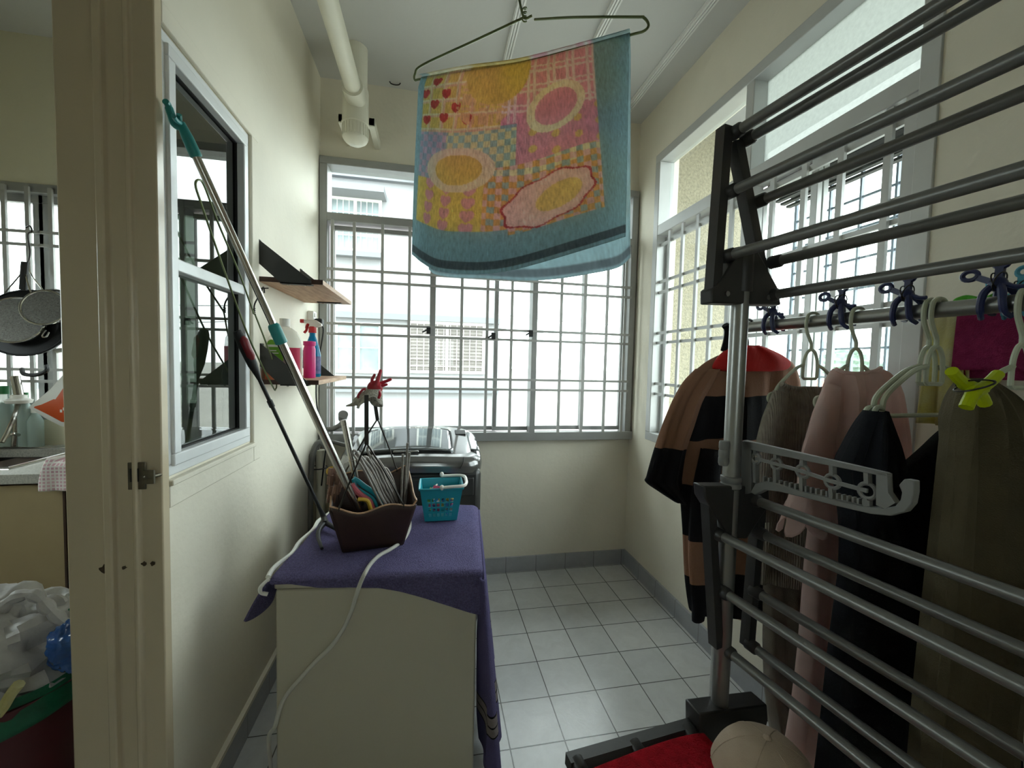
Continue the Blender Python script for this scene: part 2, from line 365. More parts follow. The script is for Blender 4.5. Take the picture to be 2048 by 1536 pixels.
def part(name, mb, m, parent, label=None, **k):
    org = LOC[parent.name]; o = link(name, mb, m, org, **k); o.parent = parent; LOC[o.name] = org
    if label: o['label'] = label
    return o
def base_of(mb):
    xs = [p.x for p in mb.v]; ys = [p.y for p in mb.v]; zs = [p.z for p in mb.v]
    return V(((min(xs)+max(xs))/2, (min(ys)+max(ys))/2, min(zs)))
def one(name, mb, m, label, cat, group=None, kind=None, **k):
    org = base_of(mb); o = link(name, mb, m, org, **k); o.location = org; LOC[o.name] = org
    return setp(o, label, cat, group, kind)
def struct(name, mb, m, **k):
    o = link(name, mb, m, V((0, 0, 0)), **k); LOC[o.name] = V((0, 0, 0)); o['kind'] = 'structure'; return o
def copy_tree(root, delta=V((0, 0, 0)), rotz=0, label=None):
    c = root.copy(); COL.objects.link(c); c.location = root.location+V(delta)
    if rotz: c.rotation_euler = (0, 0, root.rotation_euler.z+rotz)
    LOC[c.name] = c.location.copy()
    if label: c['label'] = label
    for ch in list(root.children):
        d = ch.copy(); COL.objects.link(d); d.parent = c
        for g in list(ch.children):
            e = g.copy(); COL.objects.link(e); e.parent = d
    return c
U3 = (V((1, 0, 0)), V((0, 1, 0)), V((0, 0, 1)))

# ================================================================== SETTING
XL, XR, YB, ZC = -.635, 1.32, 2.57, 2.93
YF = -1.6; KX = -2.5
struct('floor', MB().bx(KX-.1, XR+.15, YF-.1, YB+.15, -.1, 0), M['floor'])
struct('ceiling', MB().bx(KX-.1, XR+.15, YF-.1, YB+.15, ZC, ZC+.12), M['ceil'])
wb = MB(); wb.bx(XL-.165, XR+.15, YB, YB+.15, 0, .872); wb.bx(XL-.165, XR+.15, YB, YB+.15, 2.49, ZC)
wb.bx(XL-.165, XL+.003, YB, YB+.15, .872, 2.49); wb.bx(1.312, XR+.15, YB, YB+.15, .872, 2.49)
struct('wall_back', wb, M['wall'])
RY0, RY1, RZ0, RZ1 = .90, 2.35, .90, 2.62
wr = MB(); wr.bx(XR, XR+.15, YF, YB, 0, RZ0); wr.bx(XR, XR+.15, YF, YB, RZ1, ZC)
wr.bx(XR, XR+.15, YF, RY0, RZ0, RZ1); wr.bx(XR, XR+.15, RY1, YB, RZ0, RZ1)
struct('wall_right', wr, M['wall'])
LY0, LY1, LZ0, LZ1 = 1.135, 1.615, 1.05, 2.115
DY0, DY1 = .15, 1.10
XK = XL-.165
wl = MB(); wl.bx(XK, XL, DY1+.01, YB, 0, LZ0); wl.bx(XK, XL, DY1+.01, YB, LZ1, ZC); wl.bx(XK, XL, DY1+.01, LY0, LZ0, LZ1); wl.bx(XK, XL, LY1, YB, LZ0, LZ1)
wl.bx(XK, XL, DY0, DY1+.01, 2.62, ZC); wl.bx(XK, XL, YF, DY0, 0, ZC)
struct('wall_left', wl, M['wall'])
FW = (-.10, .40, 1.25, 1.85)                                            # unseen window opening, added behind the camera for fill light
wf = MB().bx(KX-.1, FW[0], YF-.1, YF, 0, ZC); wf.bx(FW[1], XR+.15, YF-.1, YF, 0, ZC); wf.bx(FW[0], FW[1], YF-.1, YF, 0, FW[2]); wf.bx(FW[0], FW[1], YF-.1, YF, FW[3], ZC)
struct('wall_front', wf, M['wall'])
KW = (-2.36, -1.15, 1.0, 2.2)
wk = MB(); wk.bx(KX, XK, YB, YB+.15, 0, KW[2]); wk.bx(KX, XK, YB, YB+.15, KW[3], ZC); wk.bx(KX, KW[0], YB, YB+.15, KW[2], KW[3]); wk.bx(KW[1], XK, YB, YB+.15, KW[2], KW[3])
struct('wall_kitchen_back', wk, M['wallK'])
wkl = MB().bx(KX-.1, KX, YF-.1, .5, 0, ZC); wkl.bx(KX-.1, KX, 1.9, YB+.15, 0, ZC); wkl.bx(KX-.1, KX, .5, 1.9, 0, 1.25); wkl.bx(KX-.1, KX, .5, 1.9, 2.0, ZC); wkl.bx(KX-.1, KX, .5, .9, 1.25, 2.0)
struct('wall_kitchen_left', wkl, M['wallK'])
struct('baseboard_back', MB().bx(XL, XR, YB-.013, YB, 0, .098), M['baseX'])
struct('baseboard_right', MB().bx(XR-.013, XR, YF, YB-.013, 0, .098), M['baseY'])
bl = MB(); bl.bx(XL, XL+.013, DY1+.02, YB-.013, 0, .098); struct('baseboard_left', bl, M['baseY'])
struct('trim_1', MB().bx(XL, XL+.016, DY1+.02, YB-.013, .098, .112), M['wall'])      # cream bead above the left skirting
# raised plaster border round the left window, strip beside the door
tr = MB()
tr.bx(XL, XL+.012, LY0, LY1+.065, LZ1+.005, LZ1+.055); tr.bx(XL, XL+.012, LY1+.008, LY1+.065, LZ0-.075, LZ1+.005)
tr.bx(XL, XL+.012, LY0, LY1+.008, LZ0-.075, LZ0-.02); tr.bx(XL, XL+.02, LY0, LY1+.01, LZ0-.02, LZ0-.006)
struct('trim_2', tr, M['wall'], bevel=.003)
# the open doorway's far jamb, a stepped gloss-painted frame
pl = [(XK-.012, DY1), (XK+.065, DY1), (XK+.068, DY1-.013), (XK+.085, DY1-.015), (XK+.09, DY1-.002), (XK+.122, DY1-.002), (XK+.124, DY1-.010), (XK+.133, DY1-.010), (XK+.135, DY1+.001), (XL+.014, DY1+.003),
      (XL+.014, LY0-.004), (XL, LY0-.004), (XL, DY1+.02), (XK, DY1+.02), (XK, DY1+.05), (XK-.012, DY1+.05)]
door = thing('door_1', None, None, (0, 0, 0), kind='structure')
part('frame', MB().prism([(x, y, 0) for x, y in pl], (0, 0, ZC)), M['jamb'], door, bevel=.003)
def chip(px, py, y, s, seed):
    c = PY(px, py, y); rn = random.Random(seed); k = 11
    P = [c+V((math.cos(2*math.pi*i/k)*s*rn.uniform(.6, 1.2), 0, math.sin(2*math.pi*i/k)*s*rn.uniform(.5, 1.1))) for i in range(k)]
    part('paint_chip', MB().prism(P, (0, -.0015, 0)), M['chip'], door, label='dark chip in the paint')
chip(210, 1137, DY1, .011, 1); chip(249, 1135, DY1-.015, .005, 2); chip(289, 1127, DY1-.010, .006, 3); chip(306, 1127, DY1, .006, 4)
c = PY(279, 952, DY1-.004)
sp_ = thing('strike_plate', 'tarnished steel strike plate on the stepped door frame', 'strike plate', c)
q = PY(270, 952, DY1-.003); part('plate', MB().bx(q.x-.014, q.x+.022, DY1-.0045, DY1-.001, q.z-.032, q.z+.032), M['brass'], sp_, bevel=.001)
part('bolt_hole', MB().bx(q.x-.009, q.x+.009, DY1-.006, DY1-.004, q.z-.013, q.z+.018), M['dark'], sp_)
part('lip', MB().tube(spl([(q.x+.02, DY1-.006, q.z), (q.x+.03, DY1-.016, q.z), (q.x+.042, DY1-.012, q.z), (q.x+.048, DY1+.006, q.z)]), .004, 6).bx(q.x+.024, q.x+.046, DY1-.017, DY1-.012, q.z-.016, q.z+.016), M['brass'], sp_)

# ---- windows
def ring(mb, ax, lo, hi, w_, d0, d1):
    """rectangular frame; ax 'X' spans X (in plane XZ), 'Y' spans Y"""
    (a0, z0), (a1, z1) = lo, hi
    B = (lambda p, q_, r_, s_: mb.bx(p, q_, d0, d1, r_, s_)) if ax == 'X' else (lambda p, q_, r_, s_: mb.bx(d0, d1, p, q_, r_, s_))
    B(a0, a1, z0, z0+w_); B(a0, a1, z1-w_, z1); B(a0, a0+w_, z0+w_, z1-w_); B(a1-w_, a1, z0+w_, z1-w_)
    return mb
def vbars(ax, vs, d, z0, z1, w_=.016):
    mb = MB()
    for a in vs:
        if ax == 'X': mb.bx(a-w_/2, a+w_/2, d-.006, d+.006, z0, z1)
        else: mb.bx(d-.006, d+.006, a-w_/2, a+w_/2, z0, z1)
    return mb
w1 = thing('window_1', None, None, (0, 0, 0), kind='structure')
fr = MB(); ring(fr, 'X', (-.632, .872), (1.312, 2.489), .042, 2.535, 2.65)
fr.bx(-.592, 1.272, 2.533, 2.645, 2.135, 2.18); part('frame', fr, M['alu'], w1, bevel=.003)
sill = MB().bx(-.625, 1.318, 2.520, 2.536, .865, .918); part('sill', sill, M['alu'], w1, bevel=.002)
mu = MB()
for x in (.003, .631): mu.bx(x-.017, x+.017, 2.52, 2.60, .914, 2.135)
part('mullion', mu, M['alu'], w1, bevel=.002)
gz = [1.86, 1.797, 1.554, 1.495, 1.249, 1.187]
gv = [-.559, -.442, -.287, -.134, .175, .331, .484, .802, .956, 1.11, 1.235]
g = vbars('X', gv, 2.525, .914, 2.135)
for z in gz: g.bx(-.59, 1.27, 2.511, 2.525, z-.007, z+.007)
part('security_grille', g, M['grille'], w1)
for x0, x1, y in ((-.585, .02, 2.60), (-.01, .415, 2.625), (.385, .66, 2.60), (.62, 1.0, 2.625), (.97, 1.27, 2.60)):
    sf = part('sash', ring(MB(), 'X', (x0, .92), (x1, 2.125), .026, y-.012, y+.012), M['alu'], w1, bevel=.002)
    part('pane', MB().bx(x0+.02, x1-.02, y-.002, y+.002, .94, 2.11), M['glass'], sf)
part('transom_pane', MB().bx(-.59, 1.27, 2.598, 2.602, 2.175, 2.45), M['glass'], w1)
for px, py in ((857, 661), (987, 672), (1062, 667)):
    p = PY(px, py, 2.505); part('latch', MB().bx(p.x-.012, p.x+.012, 2.498, 2.52, p.z-.02, p.z+.02).cyl((p.x-.008, 2.505, p.z+.004), (p.x-.035, 2.49, p.z-.012), .005), M['black'], w1, bevel=.002)

w2 = thing('window_2', None, None, (0, 0, 0), kind='structure')
fr = MB(); ring(fr, 'Y', (RY0, RZ0), (RY1, RZ1), .05, XR-.006, XR+.09)
fr.bx(XR-.004, XR+.085, RY0+.04, RY1-.04, 2.135, 2.195); fr.bx(XR-.002, XR+.085, 1.575, 1.62, 2.19, 2.58)
fr.bx(XR-.0, XR+.085, RY0+.05, RY0+.085, RZ0+.04, 2.14)
part('frame', fr, M['aluW'], w2, bevel=.003)
part('mullion', MB().bx(XR, XR+.07, 1.575, 1.615, RZ0+.05, 2.135), M['aluW'], w2, bevel=.002)
gy = [2.19, 2.064, 1.933, 1.81, 1.69, 1.46, 1.315, 1.176, 1.03]
g = vbars('Y', gy, XR+.012, RZ0+.05, 2.135, .021)
for z in gz+[2.08]: g.bx(XR+.018, XR+.03, RY0+.05, RY1-.05, z-.008, z+.008)
part('security_grille', g, M['aluW'], w2)
for y0, y1, x in ((1.60, 2.30, 1.385), (.97, 1.33, 1.385), (1.30, 1.61, 1.41)):
    sf = part('sash', ring(MB(), 'Y', (y0, RZ0+.05), (y1, 2.13), .028, x-.011, x+.011), M['aluW'], w2, bevel=.002)
    part('pane', MB().bx(x-.002, x+.002, y0+.02, y1-.02, RZ0+.07, 2.11), M['glass'], sf)
part('transom_pane', MB().bx(1.384, 1.388, 1.615, RY1-.05, 2.19, 2.575), M['glass'], w2)
part('transom_pane', MB().bx(1.384, 1.388, RY0+.05, 1.58, 2.19, 2.575), M['glassF'], w2, label='frosted transom pane')
w5 = thing('added_window_front', None, None, (0, 0, 0), kind='structure')  # unseen window, added so daylight fills from behind the camera
part('frame', ring(MB(), 'X', (FW[0], FW[2]), (FW[1], FW[3]), .045, YF-.08, YF+.005).bx(.14, .16, YF-.07, YF, FW[2]+.04, FW[3]-.04), M['alu'], w5, bevel=.003)
part('pane', MB().bx(FW[0]+.04, FW[1]-.04, YF-.04, YF-.036, FW[2]+.04, FW[3]-.04), M['glass'], w5)
w6 = thing('added_window_kitchen', None, None, (0, 0, 0), kind='structure')  # unseen side window, added to brighten the kitchen and door frame
part('frame', ring(MB(), 'Y', (.9, 1.25), (1.9, 2.0), .045, KX-.08, KX+.005).bx(KX-.07, KX, 1.38, 1.42, 1.29, 1.96), M['alu'], w6, bevel=.003)
part('pane', MB().bx(KX-.04, KX-.036, .94, 1.86, 1.29, 1.96), M['glass'], w6)
# thinner grille and shutter box on the outer face of the wall
g = vbars('Y', [.95+.125*i for i in range(6)], 1.60, .7, 2.2, .008)
for z in [.75+.115*i for i in range(13)]: g.bx(1.598, 1.606, .85, 1.62, z-.004, z+.004)
for y in (.86, 1.615): g.bx(1.45, 1.606, y-.006, y+.006, .75, .77); g.bx(1.45, 1.606, y-.006, y+.006, 2.16, 2.18); g.bx(1.596, 1.606, y-.006, y+.006, .7, 2.2)
part('outer_grille', g, mat('blue_grey_grille', (140, 150, 165), .5, .2), w2)
g = MB()
for i in range(4): g.bx(1.44+.03*i, 1.462+.03*i, RY0+.02, 1.6, 2.09-.008*i, 2.10-.008*i)
g.bx(1.43, 1.56, RY0, 1.6, 2.11, 2.16); part('shutter_box', g, M['bracket'], w2)

w3 = thing('window_3', None, None, (0, 0, 0), kind='structure')
part('frame', ring(MB(), 'Y', (LY0, LZ0), (LY1, LZ1), .028, XL-.075, XL+.004), M['aluL'], w3, bevel=.003)
sf = ring(MB(), 'Y', (LY0+.022, LZ0+.024), (LY1-.022, LZ1-.024), .03, XL-.06, XL+.012)
mz = PX(335, 524, XL).z
sf.bx(XL-.05, XL+.008, LY0+.04, LY1-.04, mz-.016, mz+.016)
so = part('sash', sf, M['aluL'], w3, bevel=.003)
part('pane', MB().bx(XL-.020, XL-.016, LY0+.05, LY1-.05, LZ0+.05, mz-.014), M['glassD'], so)
part('pane', MB().bx(XL-.020, XL-.016, LY0+.05, LY1-.05, mz+.014, LZ1-.05), M['glassD'], so)
part('gasket', ring(MB(), 'Y', (LY0+.05, LZ0+.052), (LY1-.05, LZ1-.052), .006, XL-.024, XL-.010), M['rubber'], w3)

w4 = thing('window_4', None, None, (0, 0, 0), kind='structure')
part('frame', ring(MB(), 'X', (KW[0], KW[2]), (KW[1], KW[3]), .045, YB-.01, YB+.08), M['alu'], w4, bevel=.003)
g = vbars('X', [-2.30+.098*i for i in range(12)], YB-.02, KW[2]+.03, KW[3]-.02, .018)
for z in (1.955, 1.89, 1.605, 1.545, 1.26, 1.2): g.bx(KW[0]+.03, KW[1]-.03, YB-.03, YB-.018, z-.007, z+.007)
part('security_grille', g, M['grille'], w4)
for x0, x1 in ((-2.31, -1.98), (-2.0, -1.6), (-1.62, -1.2)):
    sf = part('sash', ring(MB(), 'X', (x0, KW[2]+.04), (x1, KW[3]-.04), .045, YB+.03, YB+.06), M['alu'], w4, bevel=.002)
    part('pane', MB().bx(x0+.03, x1-.03, YB+.044, YB+.048, KW[2]+.06, KW[3]-.06), M['glass'], sf)

# ================================================================== OUTDOORS
struct('ground', MB().bx(-200, 400, -100, 400, -4.1, -4), M['ground'])
struct('wall_outside', MB().bx(XR+.16, 2.27, 2.60, 2.75, -.6, 3.2), M['stucco'])
struct('roof_eave', MB().bx(XR+.15, XR+1.15, YF-.1, YB+.9, 2.98, 3.1).bx(KX-.1, XR+.15, YB+.15, YB+.9, 2.98, 3.1), M['nbr'])
YN = 9.0
nb = thing('neighbour_house', 'pale rendered house with barred windows across the gap outside the back window', 'house', (-2, YN, -4))
part('wall', MB().bx(-7, 1.45, YN, YN+.3, -4, 8.5), M['nbr'], nb)
lg = MB()
for z in (5.05, 2.26, .75): lg.bx(-7, 1.45, YN-.12, YN, z-.06, z+.06)
part('string_course', lg, M['nbrG'], nb)
part('sunshade', MB().bx(-2.25, -.95, YN-.5, YN, 4.60, 4.72), M['nbrG'], nb)
part('sunshade', MB().bx(-.4, .9, YN-.5, YN, 5.05, 5.16), M['nbrG'], nb)
def nwin(x0, x1, z0, z1, nvb, hz, m, slats=0):
    f = part('window_frame', ring(MB(), 'X', (x0-.06, z0-.06), (x1+.06, z1+.06), .06, YN-.06, YN+.02), M['white'], nb)
    mb = MB().bx(x0, x1, YN-.02, YN-.005, z0, z1)
    for i in range(slats): mb.ob(((x0+x1)/2, YN-.03, z0+(i+.5)*(z1-z0)/slats), ((x1-x0)/2, 0, 0), (0, .02, .012), (0, -.002, .004))
    part('pane', mb, m, f)
    mb = MB()
    for i in range(nvb): mb.bx(x0+(i+1)*(x1-x0)/(nvb+1)-.005, x0+(i+1)*(x1-x0)/(nvb+1)+.005, YN-.09, YN-.07, z0, z1)
    for z in hz: mb.bx(x0, x1, YN-.09, YN-.07, z-.006, z+.006)
    mb.bx((x0+x1)/2-.03, (x0+x1)/2+.03, YN-.07, YN-.02, z0, z1)
    part('window_bars', mb, M['white'], f)
nwin(-2.0, -1.1, 3.6, 4.55, 7, (3.85, 4.1, 4.3), M['nbrW'])
nwin(-.22, .7, 4.05, 4.95, 5, (4.3, 4.6), M['nbrW'])
nwin(-1.88, -1.08, 1.14, 2.05, 1, (1.6,), M['nbrW'])
nwin(-.44, 1.08, 1.16, 2.14, 10, (1.25, 1.4, 1.9, 2.05), M['nbrL'], 14)
part('window_sill', MB().bx(-2.1, -1.0, YN-.2, YN, 3.42, 3.52), M['nbrG'], nb)
for i, (z0, px, py) in enumerate(((2.42, 1330, 655), (2.12, 1330, 684))):
    p0 = V((1.45, YN+.1, z0)); p1 = PY(px, py, 11)
    one('overhead_wire', MB().tube(spl([p0, (p0+p1)/2-V((0, 0, .05)), p1, p1+(p1-p0)*2]), .008, 6), M['nbrG'], ('upper' if i == 0 else 'lower')+' thin overhead wire outside the right pane of the back window', 'wire', 'overhead wires')
def hillf(seed, x, y0, y1, h):
    rn = random.Random(seed); ph = [rn.uniform(0, 6) for _ in range(4)]
    def fn(u, v):
        y = y0+(y1-y0)*u
        zz = h*(.55+.25*math.sin(u*7+ph[0])+.15*math.sin(u*17+ph[1])+.05*math.sin(u*41+ph[2]))
        return V((x+60*(1-abs(2*v-1))*0+120*v, y, -4+(zz+4)*math.sin(math.pi*min(v, 1))))
    return MB().grid(fn, 60, 8)
struct('hill', hillf(3, 260, -60, 420, 15), M['hill'])
def tree(px, py, x, r, label):
    p = PX(px, py, x); rn = random.Random(px)
    t = thing('tree', label, 'tree', (p.x, p.y, -4), 'trees outside the right window')
    ph = [rn.uniform(0, 6) for _ in range(3)]
    part('crown', MB().ell(p, (r, r, r*.8), 28, 18, lambda d: 1+.12*math.sin(9*d.x+ph[0])*math.sin(8*d.y+ph[1])+.08*math.sin(19*d.z+ph[2])+.06*math.sin(27*d.x+21*d.y)), M['green'], t)
    part('trunk', MB().cyl((p.x, p.y, -4), (p.x, p.y, p.z), .3, .15, 8), M['woodE'], t)
tree(1685, 728, 40, 2.0, 'broad dark green tree seen between the grey and pink tops')
tree(1760, 752, 55, 1.8, 'smaller green tree behind the red roofed house')
tree(1560, 745, 60, 2.0, 'far green tree behind the striped hooded top')
def house(px, py, x, w_, label):
    p = PX(px, py, x); t = thing('far_house', label, 'house', (p.x, p.y, -4), 'far houses outside the right window')
    part('wall', MB().bx(p.x, p.x+6, p.y-w_/2, p.y+w_/2, -4, p.z-.8), M['nbr'], t)
    part('roof', MB().prism([(p.x-.5, p.y-w_/2-.4, p.z-.9), (p.x-.5, p.y+w_/2+.4, p.z-.9), (p.x-.5, p.y, p.z+.5)], (7, 0, 0)), M['roof'], t)
house(1775, 775, 26, 5, 'small house with a red tiled roof low in the right window')
house(1650, 765, 44, 6, 'further house with a red tiled roof left of the other one')

# ================================================================== CEILING AND PIPES
for i, (x, lb) in enumerate(((.362, 'ceiling rail above the hanging patchwork towel, leftmost of the three'), (.762, 'middle silver ceiling rail of the three'), (1.158, 'silver ceiling rail nearest the right wall'))):
    t = thing('ceiling_rail', 'slim '+lb, 'clothes rail', (x, 1, ZC-.03), 'ceiling clothes rails')
    mb = MB()
    for dx in (-.013, 0, .013): mb.bx(x+dx-.0045, x+dx+.0045, -1.0, YB-.15, ZC-.022, ZC-.012)
    mb.bx(x-.02, x+.02, -1.0, YB-.15, ZC-.012, ZC); part('track', mb, M['railW'], t, bevel=.001)
    part('end_stop', MB().bx(x-.02, x+.02, YB-.16, YB-.148, ZC-.026, ZC), M['white'], t)
px_, py_ = -.40, 2.30
t = thing('waste_pipe', 'cream painted waste pipe under the ceiling with a capped downpipe', 'pipe', (px_, py_, 2.45))
part('horizontal_pipe', MB().cyl((px_+.01, py_-.05, 2.66), (px_+.03, -1.4, 2.585), .038, n=24), M['pvc'], t)
part('socket', MB().lathe([(.05, -.16), (.05, -.06), (.045, -.05)], (px_+.01, py_+.01, 2.66), (0, 1, .02)), M['pvc'], t)
part('downpipe', MB().lathe([(.058, 0), (.058, ZC-2.72)], (px_, py_, 2.72)), M['pvc'], t)
part('tee', MB().lathe([(.058, 2.545), (.064, 2.55), (.064, 2.715), (.061, 2.73), (.058, 2.735)], (px_, py_, 0)), M['pvc'], t)
part('cap', MB().lathe([(0, 2.452), (.035, 2.456), (.055, 2.47), (.062, 2.482), (.062, 2.548), (.067, 2.55), (.067, 2.556), (.058, 2.558)], (px_, py_, 0)), M['pvc'], t)
rb = MB()
for i in range(26):
    a = 2*math.pi*i/26; rb.ob((px_+math.cos(a)*.0625, py_+math.sin(a)*.0625, 2.515), V((math.cos(a), math.sin(a), 0))*.002, V((-math.sin(a), math.cos(a), 0))*.003, (0, 0, .028))
part('cap_ribs', rb, M['pvc'], t)
bk = MB()
for sx_ in (-1, 1): bk.bx(px_+sx_*.075-.015, px_+sx_*.075+.015, py_+.03, YB+.001, 2.57, 2.62)
bk.bx(px_-.09, px_+.09, py_+.03, py_+.055, 2.575, 2.615)
part('wall_bracket', bk, M['pvc'], t, bevel=.002)
p = PZ(790, 166, ZC-.004)
one('ceiling_hook', MB().tube(spl([p+V((-.03, 0, .005)), p+V((-.022, 0, -.006)), p+V((0, 0, -.01)), p+V((.022, 0, -.006)), p+V((.03, 0, .005))]), .003, 6), M['wire'], 'tiny wire loop on the ceiling beside the waste pipe', 'hook')

# ================================================================== PATCHWORK TOWEL ON WIRE HANGER
HA, HB = PD(828, 152, 1.262), PD(1297, 50, .975)
TL, TR_ = PD(843, 158, 1.24), PD(1260, 70, 1.0)
AP = PD(1048, 35, 1.12)
tn = (TR_-TL); tn.z = 0; tn.normalize(); tnn = V((tn.y, -tn.x, 0))       # towards the camera
gh = thing('wire_hanger', 'large green wire hanger holding the patchwork towel below the ceiling rail', 'hanger', AP)
sag = PP(1035, 128, TL, tnn)
path = [AP+V((.0, 0, 0)), AP+(HA-AP)*.5, HA+V((.03, -.02, .028)), HA+V((.0, 0, .006)), HA+V((.012, -.006, -.03)), TL+V((0, 0, .002)), sag+V((0, 0, .004)), TR_+V((0, 0, .002)), PD(1293, 68, .978), HB+V((.0, 0, 0)), PD(1280, 36, .985), AP+(PD(1280, 36, .985)-AP)*.5, AP]
hp = [AP, AP+(PD(845, 130, 1.25)-AP)*.5, PD(845, 130, 1.25), PD(830, 148, 1.258), PD(830, 160, 1.255), TL, (TL+sag)/2, sag, (sag+TR_)/2, TR_, PD(1288, 62, .98), PD(1297, 50, .976), PD(1288, 36, .98), PD(1270, 34, .99), AP+(PD(1270, 34, .99)-AP)*.5, AP+V((.03, 0, .0))]
part('frame', MB().tube(spl(hp, 6), .0032, 8), M['gwire'], gh)
top = PD(1028, -40, 1.13)
part('hook', MB().tube(spl([AP+V((.02, -.01, 0)), AP, AP+(top-AP)*.5, top, top+V((-.012, .01, .04)), top+V((.006, 0, .07)), top+V((.034, -.01, .06)), top+V((.04, -.01, .035))], 6), .0032, 8).tube([AP+V((.001, .001, 0))+V((.006*math.cos(i*.9), .006*math.sin(i*.9), -.008+.0016*i)) for i in range(24)], .002, 6), M['gwire'], gh)
one('hanging_cord', MB().tube([top+V((.012, 0, .066)), top+V((.03, .05, .2)), V((.362, top.y+.08, ZC-.02))], .0025, 6), M['wire'], 'thin cord from the ceiling rail to the hook of the green hanger', 'cord')

def towel_pattern(u, v):
    """dye of the towel at u (left-right), v (top-bottom), arrays 0..1"""
    rg = np.random.RandomState(4)
    def L(c): return np.array(lin(c)[:3])
    col = np.zeros(u.shape+(3,))
    blue, yel, ora, pnk, crm, lil, tl = L((128, 176, 190)), L((238, 205, 70)), L((240, 170, 60)), L((236, 140, 176)), L((250, 236, 180)), L((214, 176, 206)), L((150, 200, 196))
    col[:] = blue
    X, Y = u, v
    def put(mask, c): col[mask] = c if np.ndim(c) == 1 else c[mask]
    ins = (X > .035) & (X < .85) & (Y < .80+.03*(X > .5))
    # upper left: yellow plaid with pink lines
    a = ins & (X < .45) & (Y < .32)
    put(a, yel); put(a & ((np.mod(X, .075) < .02) | (np.mod(Y+.1*0, .075) < .02)), L((244, 190, 150))); put(a & ((np.mod(X, .075) < .008) | (np.mod(Y, .075) < .008)), crm)
    # centre left: pale green and lilac houndstooth
    b_ = ins & (X < .52) & (Y >= .32) & (Y < .56)
    hk = (np.mod(X*34+Y*0, 2) < 1) ^ (np.mod(Y*30, 2) < 1)
    put(b_, L((236, 230, 160))); put(b_ & hk, tl); put(b_ & (X < .2) & ~hk, lil); put(b_ & (X < .2) & hk, L((150, 176, 200)))
    # right top: pink plaid with white lines, below pink with yellow flecks
    c_ = ins & (X >= .45+.07*(Y > .3)) & (Y < .5)
    put(c_, pnk); lines = (np.mod(X+.01, .085) < .014) | (np.mod(X+.035, .085) < .012) | (np.mod(Y-.12*X, .09) < .012) | (np.mod(Y-.12*X+.025, .09) < .01)
    put(c_ & (Y < .30) & lines, L((250, 222, 226)))
    fl = (np.hypot(np.mod(X, .09)-.045, np.mod(Y+.04*(np.floor(X/.09) % 2), .08)-.04) < .017)
    put(c_ & (Y >= .30) & fl, L((244, 200, 90)))
    # right lower: orange gingham with blue and cream checks
    d_ = ins & (X >= .40) & (Y >= .5)
    put(d_, ora); g1 = np.mod(X*36, 2) < 1; g2 = np.mod(Y*34-X*5, 2) < 1
    put(d_ & g1 & g2, L((246, 186, 190))); put(d_ & ~g1 & ~g2, L((150, 184, 190))); put(d_ & g1 & ~g2 & (Y < .56), crm)
    # lower left: yellow with pink hearts
    e_ = ins & (X < .40) & (Y >= .56)
    put(e_, L((240, 208, 66)))
    def heart(cx, cy, s):
        x = (X-cx)/s; y = (Y-cy)/s*1.0
        return (x*x+y*y-1)**3+x*x*y**3 < 0
    for i in range(4):
        for j in range(4):
            put(e_ & heart(.13+.105*i, .585+.062*j+.01*i, .026), L((232, 150, 170)))
    for hx, hy in ((.08, .04), (.02, .10), (.14, .11), (.08, .16), (.20, .18), (.14, .23), (.26, .24), (.04, .24)):
        put(a & heart(hx+.03, hy+.02, .022), L((206, 36, 40)))
    # plain soft medallions where the pictures sit
    def ov(cx, cy, rx, ry, rot=0):
        c, s = math.cos(rot), math.sin(rot); x = (X-cx)*c+(Y-cy)*s; y = -(X-cx)*s+(Y-cy)*c
        return np.sqrt((x/rx)**2+(y/ry)**2), np.arctan2(y/ry, x/rx)
    r, th = ov(.37, .17, .14, .13); put(ins & (r < 1) & (Y < .3) & ~lines, L((240, 190, 120)))
    r, th = ov(.42, .05, .15, .15, .2); put((r < 1) & (X > .07), L((236, 200, 58)))
    r, th = ov(.68, .27, .125, .11, -.5); put(ins & (r < 1), L((250, 236, 200))); put(ins & (r < .72), L((236, 142, 178)))
    r, th = ov(.27, .50, .17, .11); put(ins & (r < 1), L((246, 224, 190))); put(ins & (r < .68), L((238, 200, 72)))
    r, th = ov(.645, .70, .175, .115, -.25); rr = r*(1+.05*np.cos(8*th))
    put(rr < 1.0, L((196, 34, 52))); put(rr < .94, L((246, 200, 196))); r2, _ = ov(.68, .70, .085, .06, -.35); put(r2 < 1, L((240, 204, 96)))
    # border, dark hem, uneven weave; backlit glow lightened into the dye
    put((Y > .945) & (Y < .985), L((70, 86, 96)))
    nz = rg.normal(0, 1, u.shape); nz = (nz+np.roll(nz, 1, 0)+np.roll(nz, 2, 0)+np.roll(nz, 3, 0))/2
    g_ = col.mean(-1, keepdims=True); col = (g_+(col-g_)*.8)**.52
    return np.clip(col*(1+.08*nz[..., None]), 0, 1)
def towel_layer(name, parent, NU, NV, fn, patt, mirror=False):
    uu, vv = np.meshgrid(np.linspace(0, 1, NU+1), np.linspace(0, 1, NV+1))
    org = LOC[parent.name]
    mb = MB().grid(fn, NU, NV)
    o = part(name, mb, M['towel'], parent, solid=.004)
    ca = o.data.color_attributes.new('dye', 'FLOAT_COLOR', 'POINT')
    c = towel_pattern(1-uu if mirror else uu, vv) if patt else None
    rgba = np.ones((NV+1, NU+1, 4)); rgba[..., :3] = c**.75 if mirror else c  # back layer dye lightened further for the glow through the cloth
    ca.data.foreach_set('color', rgba.reshape(-1).astype('f'))
    return o
m = mat('printed_towel', (128, 180, 196), .95, spec=.05); n_ = m.node_tree.nodes; l_ = m.node_tree.links
